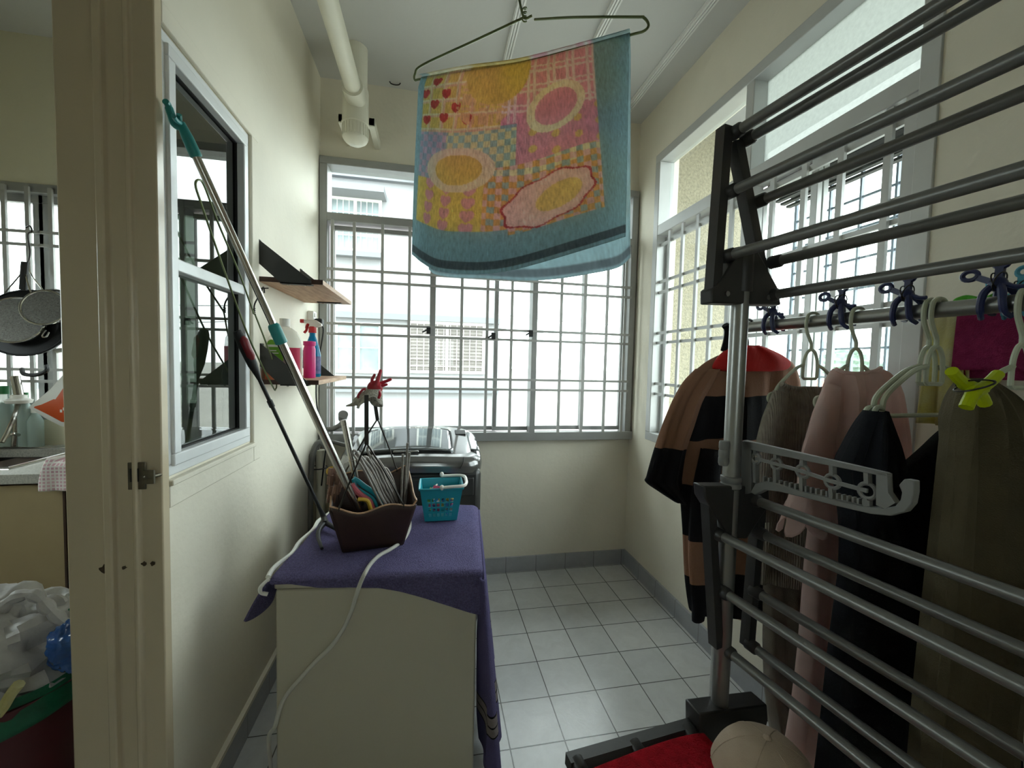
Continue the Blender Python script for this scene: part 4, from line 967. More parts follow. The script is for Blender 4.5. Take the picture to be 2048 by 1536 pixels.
# long steel clothes pole with teal fork head
b0 = PP(707, 1000, bo+be2*.02, be2); top_ = PX(346, 212, XL+.03)
def pol(px, py, k):  return b0+(top_-b0)*k
dirp = (top_-b0); Lp = dirp.length; dn = dirp/Lp
def kpx(px):   # fraction along the pole whose projection has this pixel column
    lo, hi = -.3, 1.2
    for _ in range(50):
        m_ = (lo+hi)/2; p = b0+dirp*m_-C0; x = 1024+FPX*p.dot(CR)/p.dot(CF)
        if x > px: lo = m_
        else: hi = m_
    return lo
t = thing('clothes_pole', 'long steel clothes pole with teal fork head leaning from basket to window', 'pole', b0)
kc, kh = kpx(556), kpx(388)
part('lower_tube', MB().cyl(b0-dn*.06, b0+dirp*kc, .0125, n=18), M['steel'], t)
part('upper_tube', MB().cyl(b0+dirp*(kc-.02), b0+dirp*(kh-.0), .0095, n=18), M['steel'], t)
part('collar', MB().lathe([(.0125, -.026), (.0165, -.024), (.0165, .022), (.0145, .03), (.0105, .034)], b0+dirp*kc, dn, 20), M['teal'], t)
kt = kpx(371)
F0 = b0+dirp*kt; side = dn.cross(V((1, 0, 0))).normalized()
fk = MB().lathe([(.0095, -.045), (.0125, -.043), (.0135, -.04), (.0125, .0), (.009, .03)], b0+dirp*(kh+.028), dn, 18)
fk.tube(spl([F0+dn*.01, PX(350, 248, XL+.03), PX(342, 228, XL+.03), PX(336, 210, XL+.028), PX(331, 203, XL+.028)], 5), [.009]*8+[.0085]*6+[.007]*7, 10)
fk.tube(spl([F0+dn*.012, PX(358, 252, XL+.035), PX(359, 240, XL+.04), PX(358, 229, XL+.044)], 5), .0058, 8)
fk.tube(spl([F0+dn*.02, PX(352, 240, XL+.05), PX(347, 232, XL+.06)], 5), .005, 8)
part('fork_head', fk, M['teal'], t)
# black reaching tool with red handle
g0 = onc(650, 1050)+V((0, 0, .02)); g1_ = PX(474, 662, XL+.03)
gd = (g1_-g0); gn = gd.normalized()
def gp(k): return g0+gd*k
t = thing('reaching_tool', 'black long handled fork tool with red grip leaning on the left wall', 'reaching tool', onc(640, 1095))
part('shaft', MB().cyl(gp(.03), gp(.80), .0062, n=12).lathe([(.008, -.012), (.009, -.01), (.009, .012), (.008, .014)], gp(.66), gn, 12), M['black'], t)
part('handle', MB().tube([gp(.78), gp(.82), gp(.85), gp(.92), gp(.98), gp(1.0)], [.0065, .011, .015, .0165, .0155, .011], 14), M['black'], t)
part('grip', MB().tube([gp(.875)+V((.007, -.004, 0)), gp(.89)+V((.009, -.006, 0)), gp(.96)+V((.009, -.006, 0)), gp(.975)+V((.007, -.004, 0))], [.009, .013, .013, .008], 12), M['redP'], t)
fk = MB().tube(spl([gp(.07), gp(.02), onc(650, 1056)+V((0, 0, .018))], 6), [.0065+.0006*i for i in range(13)], 10)
fk.tube(spl([onc(650, 1054)+V((0, 0, .018)), onc(638, 1068)+V((0, 0, .014)), onc(637, 1082)+V((0, 0, .010)), onc(644, 1101)+V((0, 0, .006))], 6), [.0105-.0003*i for i in range(19)], 10)
fk.tube(spl([onc(650, 1054)+V((0, 0, .018)), onc(662, 1060)+V((0, 0, .016)), onc(674, 1066)+V((0, 0, .012)), onc(684, 1078)+V((0, 0, .008))], 6), [.0105-.0003*i for i in range(19)], 10)
part('fork', fk, M['black'], t)
# turquoise peg basket
q = [onc(850, 1044), onc(913, 1041)]
tb = (q[0]+q[1])/2; t1 = (q[1]-q[0]); tw0 = t1.length/2; t1.normalize(); t2 = V((-t1.y, t1.x, 0))
def TB(a, b, z): return tb+t1*a+t2*b+V((0, 0, z))
TH = .134
def tq(a, b, v):  # a,b in -1..1, flared
    return TB(a*(tw0+.020*v), .055+b*(.055+.018*v), .003+TH*v)
t = thing('peg_basket', 'turquoise plastic basket with white handle standing on the purple towel', 'basket', TB(0, .055, 0))
mb = MB()
def wallpts(k, u, v):
    c = [(-1, -1), (1, -1), (1, 1), (-1, 1)]; a, b = c[k], c[(k+1) % 4]
    return tq(a[0]+(b[0]-a[0])*u, a[1]+(b[1]-a[1])*u, v)
cols, rows = 6, 4
for k in range(4):
    nu, nv = cols*2+3, rows*2+4
    us = [0, .13]+sum([[.13+(.74)*(i+.62)/cols, .13+.74*(i+1)/cols] for i in range(cols)], [])[:-1]+[1]
    us = [0.0, .14]; 
    for i in range(cols): us += [.14+.72*(i+.66)/cols, .14+.72*(i+1)/cols]
    us = us[:-1]+[.86+.0001*0, 1.0]
    us = sorted(set(us)); vs_ = [0.0, .13]
    for j in range(rows): vs_ += [.13+.62*(j+.72)/rows, .13+.62*(j+1)/rows]
    vs_ += [1.0]
    base = [wallpts(k, u, v) for v in vs_ for u in us]; fs = []
    W_ = len(us)
    for j in range(len(vs_)-1):
        for i in range(W_-1):
            hole = 1 <= i < W_-2 and i % 2 == 1 and 1 <= j < len(vs_)-2 and j % 2 == 1
            if not hole: fs.append((j*W_+i, j*W_+i+1, (j+1)*W_+i+1, (j+1)*W_+i))
    mb.add(base, fs)
mb.add([tq(-1, -1, 0), tq(1, -1, 0), tq(1, 1, 0), tq(-1, 1, 0)], [(0, 1, 2, 3)])
part('body', mb, M['turq'], t, solid=.0025, flat=True)
rp_ = []
for k in range(4): rp_ += [wallpts(k, i/10, 1.0) for i in range(10)]
ctr_ = TB(0, .055, TH)
part('rim', MB().tube([p+(p-ctr_).normalized()*.004 for p in rp_], .0045, 8, True), M['turq'], t)
hz_ = TH+.012
hpts = [tq(.98, -.92, 1)+V((0, 0, .004)), tq(.35, -1.02, 1)+V((0, 0, .008)), tq(.1, -1.05, 1)+V((0, 0, .010))]
hpts = [tq(.02, -1.04, 1)+V((0, 0, .006)), tq(.5, -1.06, 1.0)+V((0, 0, .009)), tq(1.05, -.98, 1)+V((0, 0, .010)), tq(1.22, -.55, 1)+V((0, 0, .012)), tq(1.24, 0, 1)+V((0, 0, .014)), tq(1.22, .6, 1)+V((0, 0, .014)), tq(1.02, 1.0, 1)+V((0, 0, .013)), tq(.4, 1.06, 1)+V((0, 0, .012)), tq(.05, 1.05, 1)+V((0, 0, .012))]
hd = part('handle', MB().tube(spl(hpts, 6), .0065, 8), M['white'], t)
for q_ in (hpts[0], hpts[-1]+V((0, 0, .006))): part('hinge', MB().ell(q_, (.009, .009, .011), 10, 8), M['white'], hd)
pc = [((60, 130, 200), 'blue'), ((230, 226, 220), 'white'), ((214, 92, 130), 'pink'), ((110, 176, 90), 'green'), ((226, 200, 90), 'yellow'), ((60, 60, 120), 'navy')]
pm = {n_: mat(n_+'_peg_plastic', c_, .4) for c_, n_ in pc}
def peg_mesh(p, d, s):
    mb = MB(); 
    for sg in (-1, 1): mb.bar(p-d*.03+s*sg*.0035, p+d*.03+s*sg*.006, .008, .005, s.cross(d))
    mb.torus(p+d*.002, d, .007, .0015, 10, 6); return mb
rn = random.Random(5)
pl_ = [('white', (-.25, -.35, .118), (.9, .2, .15), 'white clothes peg lying on top in the turquoise basket'), ('pink', (-.05, -.45, .124), (.9, -.3, -.12), 'pink clothes peg on top in the turquoise basket'), ('white', (-.5, 0, .116), (.3, .8, .2), 'second white clothes peg at the back of turquoise basket')]
for c_, (a, b, z), d, lb in pl_:
    d = V(d).normalized(); one(c_+'_peg', peg_mesh(TB(a*tw0, .055+b*.05, z), d, d.orthogonal().normalized()), pm[c_], lb, 'clothes peg', 'pegs in the turquoise basket')
for i in range(26):
    c_ = pc[i % 6][1]; d = V((rn.uniform(-1, 1), rn.uniform(-1, 1), rn.uniform(-.5, .9))).normalized()
    p = TB(rn.uniform(-.62, .62)*tw0, .055+rn.uniform(-.62, .62)*.045, .026+.084*(i/26))
    one(c_+'_peg', peg_mesh(p, d*.8, d.orthogonal().normalized()), pm[c_], c_+' clothes peg inside the turquoise basket, glimpsed through its slots', 'clothes peg', c_+' pegs inside the turquoise basket')

# ================================================================== FOLDING AIRER (near right)
PO = V((.595, .72, 0)); AW = V((.138, -.990, 0)).normalized(); AU = V((-AW.y, AW.x, 0))    # rods run along AW
def PA(px, py, k=0): return PP(px, py, PO+AW*k, AW)
RL = .80
ai = thing('clothes_airer', 'tall charcoal clothes airer with folded rod wings and one grey pole', 'clothes airer', PO)
part('pole', MB().cyl(PO+V((0, 0, .06)), PO+V((0, 0, 1.56)), .0165, n=24), M['galv'], ai)
part('pole', MB().cyl(PO+AW*RL+V((0, 0, .06)), PO+AW*RL+V((0, 0, 1.56)), .0165, n=24), M['galv'], ai)
part('pole_collar', MB().lathe([(.0165, 1.11), (.0195, 1.112), (.0195, 1.118), (.018, 1.122), (.0195, 1.126), (.0195, 1.134), (.0165, 1.136)], PO), M['arm'], ai)
def rod(p, nm='rod', L=RL, r=.0094):
    r_ = part(nm, MB().cyl(p+AW*.004, p+AW*L, r, n=14), M['rod'], ai)
    part('rod_socket', MB().lathe([(.0094, 0), (.0128, .002), (.0128, .022), (.0100, .026)], p, AW, 14), M['airer'], r_)
# top tier: wings folded up to an A
def wing(a, b, w_, rods, both=True):
    f = part('wing_arm', MB().bar(a, b, w_, .022, AW), M['airer'], ai)
    for q in rods: rod(q)
    d = AW*RL
    part('wing_arm', MB().bar(a+d, b+d, w_, .022, AW), M['airer'], ai)
wing(PA(1424, 596), PA(1449, 256), .020, [PA(x, y) for x, y in ((1462, 270), (1452, 388), (1447, 514))])
wing(PA(1528, 590), PA(1470, 284), .020, [PA(x, y) for x, y in ((1486, 284), (1510, 406), (1540, 526))])
def trap(pts, th, k=0):
    P = [PA(x, y)+AW*(k-th/2) for x, y in pts]; return MB().prism(P, AW*th)
for k in (0, RL):
    bm_ = trap(((1411, 608), (1411, 580), (1424, 572), (1468, 500), (1500, 500), (1543, 578), (1549, 612)), .030, k)
    part('top_bracket', bm_, M['airer'], ai, bevel=.003)
    P = PA(1462, 495); part('pole_cap', MB().cyl(PO+AW*k+V((0, 0, 1.50)), PO+AW*k+V((0, 0, 1.585)), .021, n=18), M['airer'], ai)
    part('pivot', MB().cyl(PA(1441, 590)+AW*(k+.010), PA(1441, 590)+AW*(k+.018), .005, n=10), M['galv'], ai)
    part('pivot', MB().cyl(PA(1523, 597)+AW*(k+.010), PA(1523, 597)+AW*(k+.017), .005, n=10), M['galv'], ai)
rod(PA(1533, 592))
# middle tier: wings folded down
wing(PA(1415, 985), PA(1432, 1290), .018, [PA(x, y) for x, y in ((1428, 1064), (1438, 1178), (1447, 1295))])
wing(PA(1518, 1000), PA(1494, 1290), .018, [PA(x, y) for x, y in ((1510, 1062), (1502, 1178), (1494, 1284))])
for k in (0, RL):
    part('middle_bracket', trap(((1399, 992), (1397, 968), (1525, 968), (1527, 1005), (1482, 1072), (1448, 1072), (1416, 1020)), .030, k), M['airer'], ai, bevel=.003)
rod(PA(1498, 996))
# lowest tier: one wing spread flat on the left, one on the right
LZ = PA(1440, 1440).z
lw = [PA(1405, 1448), PA(1136, 1527)]
wing(lw[0], lw[1], .022, [PA(x, y)+V((0, 0, .004)) for x, y in ((1371, 1458), (1266, 1490), (1152, 1524))])
for k in (0, RL):
    part('bottom_bracket', trap(((1384, 1452), (1384, 1412), (1518, 1395), (1520, 1425), (1508, 1470), (1455, 1540), (1428, 1536), (1392, 1470)), .040, k), M['airer'], ai, bevel=.003)
    part('foot', MB().bar(PO+AW*k-AU*.28+V((0, 0, .045)), PO+AW*k+AU*.28+V((0, 0, .045)), .03, .03), M['airer'], ai, bevel=.004)
    for s_ in (-.26, .26): part('castor', MB().cyl(PO+AW*k+AU*s_+V((0, 0, .018))-AW*.01, PO+AW*k+AU*s_+V((0, 0, .018))+AW*.01, .018, n=16), M['black'], ai)
rod(PA(1477, 1450)+AW*.015)
# hanging arm with holes clipped on the pole
an = AW.copy(); ap = PO+AU*.022                       # the arm lies in the plane of AW and Z
apn = AU
def AR(px, py, off=0): return PP(px, py, ap+apn*off, apn)
arm = part('hanger_arm', MB().prism([AR(x, y) for x, y in ((1486, 880), (1772, 946), (1776, 955), (1486, 897))], apn*.012), M['arm'], ai, bevel=.0015)
top_z = lambda p: p
low = [(1500, 985), (1510, 968), (1530, 962), (1560, 968), (1600, 982), (1660, 997), (1720, 1012), (1765, 1016), (1790, 1012), (1800, 1000), (1803, 985), (1797, 970), (1808, 958), (1828, 962), (1828, 985), (1824, 1008), (1810, 1024), (1780, 1032), (1740, 1028), (1680, 1014), (1610, 996), (1560, 984), (1530, 980), (1510, 990)]
part('lower_rail_and_hook', MB().prism([AR(x, y) for x, y in low], apn*.014), M['arm'], arm, bevel=.0015)
part('clip', MB().prism([AR(x, y) for x, y in ((1482, 882), (1500, 886), (1502, 985), (1482, 990))], apn*.012), M['arm'], arm)
part('end_post', MB().prism([AR(x, y) for x, y in ((1752, 944), (1774, 948), (1776, 985), (1790, 1006), (1770, 1018), (1752, 1010))], apn*.012), M['arm'], arm)
kk = MB()
p0, p1 = PO-AU*.022+V((0, 0, PA(1445, 890).z)), 0
for dz in (0, -.016, -.030): kk.lathe([(0, -.012), (.008, -.011), (.0095, -.006), (.0095, .004), (.008, .008), (0, .009)], p0+V((0, 0, dz)), (0, 0, 1), 12)
part('clamp_knob', kk, M['arm'], arm)
sp_m = MB()
for (x0, y0), (x1, y1) in (((1512, 917), (1553, 928)), ((1553, 928), (1606, 943)), ((1606, 943), (1665, 963)), ((1665, 963), (1735, 982))):
    sp_m.bar(AR(x0, y0, .005), AR(x1, y1, .005), .006, .004, apn)
part('spine', sp_m, M['arm'], arm)
for (x, y, r, yt, yb_) in ((1512, 917, .0095, 890, 965), (1553, 928, .0100, 900, 970), (1606, 943, .0105, 912, 985), (1665, 963, .0110, 925, 1000), (1735, 982, .0115, 940, 1014)):
    c = AR(x, y, .006); o_ = part('hanging_hole', MB().torus(c, apn, r, .0032, 20, 8).bar(AR(x, yt, .006), c+V((0, 0, r)), .006, .010, apn).bar(c-V((0, 0, r)), AR(x, yb_, .006), .006, .010, apn), M['arm'], arm)
tm = MB()
for i in range(21):
    k = i/20; x = 1530+(1740-1530)*k; y = 958+(1006-958)*k; tm.bar(AR(x, y-5, .005), AR(x, y+6, .005), .003, .008, apn)
part('teeth', tm, M['arm'], arm)

# red towel over the lowest wing
def redt(u, v):
    # u across the wing (left to right), v along the rods
    pts = [PA(1152, 1524)+V((-.012, 0, -.16)), PA(1152, 1524)+V((-.013, 0, .002)), PA(1160, 1522)+V((0, 0, .014)), PA(1266, 1490)+V((0, 0, .015)), PA(1371, 1458)+V((0, 0, .015)), PA(1384, 1456)+V((.004, 0, .008)), PA(1404, 1462)+V((.006, 0, -.04)), PA(1415, 1480)+V((.01, 0, -.10)), PA(1424, 1500)+V((.01, 0, -.17))]
    p = spl2(pts, u); return p+AW*(.030+.42*v)+V((0, 0, .004*math.sin(u*19+v*7)))
one('red_towel', MB().grid(redt, 60, 40), M['redT'], 'red terry towel lying over the flat lowest wing of the airer', 'towel', solid=.006)
# beige cap hung beside the lowest bracket
cc = PA(1530, 1556, .13)
cp = thing('baseball_cap', 'beige cotton baseball cap hung crown up at the lowest airer tier', 'cap', cc-V((0, 0, .05)))
def crown(u, v):
    a = 2*math.pi*u; t_ = v*math.pi/2*.98; r = .088*(1+.012*abs(math.sin(3*a)))
    return cc+V((math.sin(t_)*math.cos(a)*r, math.sin(t_)*math.sin(a)*r, .092*math.cos(t_)-.02))
part('crown', MB().grid(lambda u, v: crown(u, v*.999+.001), 48, 14, True), M['beige'], cp, solid=.003)
part('button', MB().ell(crown(0, 0)+V((0, 0, .002)), (.007, .007, .005), 10, 6), M['beige'], cp)
sm = MB()
for i in range(6):
    a = (i+.5)/6; sm.tube([crown(a, .05+.95*j/10)+(crown(a, .05+.95*j/10)-cc).normalized()*.001 for j in range(11)], .0016, 6)
part('seams', sm, M['beige'], cp)
def brim(u, v):
    a = math.radians(-150)+math.radians(120)*u; r = .086+.06*v*math.sin(math.pi*u)
    return cc+V((math.cos(a)*r, math.sin(a)*r, -.022-.02*v-.01*(2*u-1)**2))
part('brim', MB().grid(brim, 20, 6), M['beige'], cp, solid=.004)

# ================================================================== GARMENT RACK WITH CLOTHES
G0, G1 = V((.945, 1.17, 1.478)), V((1.03, .36, 1.478))
GW = (G1-G0).normalized(); GN = GW; GU = V((-GW.y, GW.x, 0))      # GU points away to the right wall
gr = thing('garment_rack', 'silver double rail garment rack loaded with hung clothes by right wall', 'clothes rack', (G0.x+.1, .8, 0))
part('rail', MB().cyl(G0-GW*.02, G1+GW*.5, .0155, n=20), M['galv'], gr)
BR = V((.20, .03, .012))
part('back_rail', MB().cyl(G0+BR-GW*.02, G1+BR+GW*.5, .008, n=14), M['galv'], gr)
for q in (G0+GW*.0, G1+GW*.5):
    part('upright', MB().cyl((q.x, q.y, .02), (q.x, q.y, q.z-.01), .0155, n=20), M['aluW'], gr)
    part('corner_joint', MB().ell(q, (.021, .021, .021), 12, 8).bar(q, q+BR, .016, .016), M['arm'], gr)
    part('foot', MB().bar((q.x-.2, q.y, .02), (q.x+.25, q.y, .02), .03, .03), M['arm'], gr, bevel=.004)
part('low_rail', MB().cyl((G0.x+.14, G0.y, .62), ((G1+GW*.5).x+.14, (G1+GW*.5).y, .62), .008, n=12), M['chrome'], gr)
def rail_at(px):
    """point on the rail axis in the pixel column px"""
    lo, hi = -.2, 1.6
    for _ in range(50):
        m_ = (lo+hi)/2; p = G0+GW*m_-C0; x = 1024+FPX*p.dot(CR)/p.dot(CF)
        if x < px: lo = m_
        else: hi = m_
    return G0+GW*lo
def hanger(c, label, half=.15, s=1.0, color='hangW', rot=0, bar=.205, ends=True):
    """child's plastic hanger on the rail at c: hook, D loop, arms, bar with end rings"""
    t = thing('plastic_hanger', label, 'hanger', c, 'pale plastic hangers on the rack')
    e = (Matrix.Rotation(rot, 3, 'Z') @ GU); r = .0042*s
    def H(a, z): return c+e*a+V((0, 0, z))
    part('hook', MB().tube(spl([H(.021, .004), H(.016, .018), H(0, .0225), H(-.017, .016), H(-.0225, 0), H(-.021, -.022), H(-.008, -.046), H(-.001, -.058), H(0, -.072)], 5), r*.95, 8), M[color], t)
    part('loop', MB().tube(spl([H(0, -.072), H(.013, -.080), H(.022, -.098), H(.025, -.12)], 4)+[H(.025, -.145), H(.020, -.149), H(-.020, -.149), H(-.025, -.145)]+spl([H(-.025, -.12), H(-.022, -.098), H(-.013, -.080), H(0, -.072)], 4), r*.9, 8), M[color], t)
    for sg in (-1, 1):
        m_ = MB().tube(spl([H(sg*.023, -.112), H(sg*half*.45, -.125), H(sg*half*.82, -.158), H(sg*half*.97, -.178), H(sg*half, -.196), H(sg*half*.99, -bar)], 6), r, 8)
        if ends:
            q = H(sg*(half+.010), -bar+.006); m_.torus(q, GW, .0115, r*.95, 14, 8)
        part('arm', m_, M[color], t)
    part('bar', MB().tube([H(-half, -bar), H(half, -bar)], r*.9, 8), M[color], t)
    return t
# --- garments: closed shells following traced outlines, with folds
def garment(rows, c, dn=GW, depth=.03, fold=.008, freq=5, nu=36, nv=44, ph=0, hold=.0, neck=0):
    """rows (py, left px, right px) on the plane through c normal to dn -> closed tube shell"""
    R = [(PP(l, y, c, dn), PP(r, y, c, dn)) for y, l, r in rows]; n = len(R)
    def row(v):
        L_ = spl2([a for a, b in R], v); R_ = spl2([b for a, b in R], v); return L_, R_
    def fn(u, v):
        v_ = min(v, .99999); L_, R_ = row(v_)
        a = 2*math.pi*u; s_ = (1-math.cos(a))/2; sg = math.sin(a)
        p = L_+(R_-L_)*s_
        k = min(1, v*3+hold)
        off = depth*sg*(.55+.45*k)+fold*k*(math.sin(freq*2*math.pi*s_+ph+v*1.5)+.5*math.sin(freq*4.6*s_*math.pi+2*ph-v*2))*(abs(sg)**.5)
        if neck and v < .14: p = p-V((0, 0, neck*math.sin(math.pi*s_)*(1-v/.14)))
        return p+dn*off
    return MB().grid(fn, nu*2, nv, True)
def sleeve(path, radii, dn=GW, flat=.5, n=20, m=24, ph=0, fold=.05):
    P = spl(path, 6); N = len(P)-1
    def fn(u, v):
        x = v*N; i = min(int(x), N-1); p = P[i]+(P[i+1]-P[i])*(x-i); t_ = (P[i+1]-P[i]).normalized(); a_ = dn.cross(t_).normalized()
        xr = v*(len(radii)-1); j = min(int(xr), len(radii)-2); r = radii[j]+(radii[j+1]-radii[j])*(xr-j)
        q = 2*math.pi*u; f = 1+fold*math.sin(3*q+ph+v*6)
        return p+a_*math.cos(q)*r*f+dn*math.sin(q)*r*flat*f
    return MB().grid(fn, n, m, True)

# striped hooded top at the far end
jc = rail_at(1496)
hook_t = thing('black_hanger', 'black hanger holding the striped hooded top at the far rack end', 'hanger', jc, None)
part('hook', MB().tube(spl([jc+GU*.02+V((0, 0, .0)), jc+GU*.012+V((0, 0, .021)), jc+GU*-.012+V((0, 0, .021)), jc+GU*-.022+V((0, 0, -.0)), jc+V((0, 0, -.04)), jc+V((0, 0, -.07))], 5), .004, 8), M['black'], hook_t)
part('shoulders', MB().tube(spl([jc-GU*.17+V((0, 0, -.155)), jc-GU*.08+V((0, 0, -.10)), jc+V((0, 0, -.07)), jc+GU*.08+V((0, 0, -.10)), jc+GU*.17+V((0, 0, -.155))], 6), .008, 10), M['black'], hook_t)
strap = [PP(x, y, jc-GW*-.02, GW) for x, y in ((1450, 650), (1456, 660), (1454, 680), (1448, 702))]
def zj(py): return PP(1450, py, jc, GW).z
o0 = PP(1450, 1245, jc, GW).z
tan_, blk = (152, 114, 94), (26, 25, 30)
zc = [zj(y) for y in (1215, 1130, 1050, 955, 868, 785)]
jbase = V((jc.x, jc.y, zj(1250)))
M['stripe'] = bands('striped_jersey', [z-jbase.z for z in zc], [tan_, blk, tan_, blk, tan_, blk, tan_], .9, .25)
M['stripeS'] = bands('striped_jersey_sleeve', [zj(880)-jbase.z, zj(700)-jbase.z], [blk, tan_, tan_], .9, .25)
jt = thing('hooded_top', 'brown and black striped hooded top with red hood lining on far hanger', 'top', jbase)
part('body', garment([(712, 1436, 1560), (728, 1408, 1585), (760, 1375, 1598), (800, 1362, 1600), (870, 1356, 1600), (950, 1360, 1602), (1000, 1362, 1600), (1060, 1366, 1595), (1150, 1370, 1585), (1212, 1378, 1570), (1222, 1384, 1560)], jc+GW*.005, depth=.04, fold=.012, freq=2.5), M['stripe'], jt, solid=.003)
part('sleeve', garment([(738, 1392, 1440), (765, 1366, 1425), (800, 1346, 1404), (850, 1325, 1388), (900, 1308, 1372), (950, 1294, 1364), (964, 1292, 1363), (985, 1322, 1363), (1003, 1350, 1363)], jc+GW*.03, depth=.022, fold=.007, freq=1.5, ph=1, hold=.4), M['stripeS'], jt, solid=.003)
zl = bands('striped_jersey_cuff', [zj(1215)-jbase.z, zj(1130)-jbase.z, zj(1050)-jbase.z], [tan_, blk, tan_, blk], .9, .25)
part('sleeve', sleeve([PP(x, y, jc+GW*.05, GW) for x, y in ((1425, 900), (1410, 1000), (1404, 1100), (1402, 1180), (1398, 1212), (1396, 1242))], [.036, .042, .040, .034, .024, .018], ph=2, fold=.1), zl, jt, solid=.003)
hood = [(692, 1470, 1512), (700, 1455, 1535), (712, 1440, 1562), (726, 1430, 1578), (738, 1428, 1570), (742, 1450, 1540)]
part('hood', garment([(y, l, r) for y, l, r in hood], jc+GW*.03, depth=.034, fold=.003, freq=1.5, nv=20, hold=.6), M['redC'], jt, solid=.003)
one('black_strap', MB().tube(spl(strap, 5), [.010]*16, 8), M['blackC'], 'black cloth strap looped over the far end of the rail', 'strap')

# grey knit with trousers below it
kc_ = rail_at(1626)
hanger(kc_, 'pale hanger holding the grey knitted top', .115)
kt_ = thing('knitted_top', 'grey ribbed knitted top on a pale hanger beside striped hooded top', 'top', V((kc_.x, kc_.y, PP(1560, 1160, kc_, GW).z)))
part('body', garment([(766, 1566, 1672), (775, 1560, 1688), (800, 1550, 1694), (860, 1541, 1698), (930, 1536, 1700), (1000, 1532, 1700), (1080, 1522, 1698), (1165, 1512, 1690)], kc_+GW*.0, depth=.028, fold=.010, freq=3, ph=1, neck=.028), M['knit'], kt_, solid=.003)
part('neckband', MB().tube(spl([PP(x, y, kc_+GW*.012, GW) for x, y in ((1563, 768), (1580, 776), (1604, 780), (1622, 794), (1640, 790), (1656, 770), (1666, 758))], 5), .007, 8), M['knit'], kt_)
part('sleeve', sleeve([PP(x, y, kc_+GW*.02, GW) for x, y in ((1560, 785), (1546, 840), (1536, 900), (1532, 960), (1528, 1040))], [.020, .030, .034, .034, .030]), M['knit'], kt_, solid=.003)
gt = one('grey_trousers', garment([(1120, 1530, 1620), (1200, 1527, 1622), (1300, 1527, 1620), (1400, 1534, 1616), (1500, 1552, 1608), (1560, 1560, 1600)], kc_-GW*.035, depth=.03, fold=.008, freq=2, ph=.6), M['greyC'], 'grey brown trousers hanging below the grey knitted top', 'trousers', solid=.003)

# pink blouse and trousers
pc_ = rail_at(1716)
hanger(pc_, 'pale hanger holding the pale pink blouse', .10)
pt = thing('pink_blouse', 'pale pink blouse with ruffled sleeve on the hanger beside grey knitted top', 'blouse', V((pc_.x, pc_.y, PP(1620, 1060, pc_, GW).z)))
part('body', garment([(738, 1668, 1762), (748, 1660, 1776), (775, 1650, 1792), (820, 1644, 1802), (880, 1636, 1812), (940, 1628, 1816), (1000, 1622, 1816), (1040, 1618, 1812)], pc_, depth=.026, fold=.009, freq=3, ph=2, neck=.010), M['pink'], pt, solid=.0025)
part('neckband', MB().tube(spl([PP(x, y, pc_+GW*.016, GW) for x, y in ((1672, 738), (1686, 744), (1708, 747), (1730, 746), (1750, 742), (1762, 735))], 5), .0045, 8), M['pink'], pt)
part('sleeve', sleeve([PP(x, y, pc_+GW*.035, GW) for x, y in ((1664, 770), (1652, 830), (1642, 890), (1632, 945), (1626, 985))], [.022, .034, .042, .046, .048], ph=.5, fold=.10, flat=.35), M['pink'], pt, solid=.0025)
rc = pc_+GW*.04
def ruff(u, v):
    q = 2*math.pi*u; ctr = PP(1622, 985+62*v, rc, GW); w_ = .052+.026*v; 
    return ctr+GU*math.cos(q)*w_*(1+.15*math.sin(9*q+v)*v)+GW*math.sin(q)*w_*.5*(1+.2*math.sin(8*q)*v)+V((0, 0, -.018*v*math.sin(7*q+1)))
part('ruffle', MB().grid(ruff, 60, 10, True), M['pink'], pt, solid=.002)
part('smocking', MB().tube([rc+(PP(1622, 988, rc, GW)-rc)+GU*math.cos(.2*i)*.048+GW*math.sin(.2*i)*.027+V((0, 0, .003*math.sin(i*2.2))) for i in range(32)], .004, 6, True), M['pink'], pt)
one('pink_trousers', garment([(1030, 1622, 1680), (1100, 1614, 1690), (1200, 1606, 1695), (1300, 1598, 1695), (1400, 1586, 1690), (1500, 1570, 1685), (1600, 1558, 1680)], pc_-GW*.03, depth=.03, fold=.006, freq=2), M['pink'], 'long pale pink trousers hanging under the pink blouse', 'trousers', solid=.0025)

# black garments on a pair of hangers
bc_ = rail_at(1878)
hanger(bc_, 'larger pale hanger in front carrying the black trousers', .145, 1.15, bar=.212)
hanger(bc_-GW*.012, 'second pale hanger pressed behind the one with black trousers', .150, 1.15, bar=.214)
one('black_trousers', garment([(822, 1738, 1765), (850, 1722, 1772), (890, 1700, 1788), (940, 1676, 1806), (985, 1682, 1830), (1060, 1684, 1900), (1150, 1676, 1960), (1300, 1656, 1990), (1450, 1640, 2000), (1600, 1622, 2010)], bc_, depth=.032, fold=.010, freq=3, ph=1), M['navyC'], 'black trousers folded over the left end of the larger pale hangers', 'trousers', solid=.003)
one('black_dress', garment([(838, 1935, 1975), (860, 1896, 1985), (900, 1852, 2000), (940, 1812, 2010), (1000, 1790, 2015), (1100, 1800, 2018), (1250, 1820, 2020), (1400, 1880, 2022), (1600, 1890, 2022)], bc_+GW*.03, depth=.03, fold=.010, freq=3, ph=2), M['blackC'], 'black dress spreading between the black trousers and the olive trousers', 'dress', solid=.003)
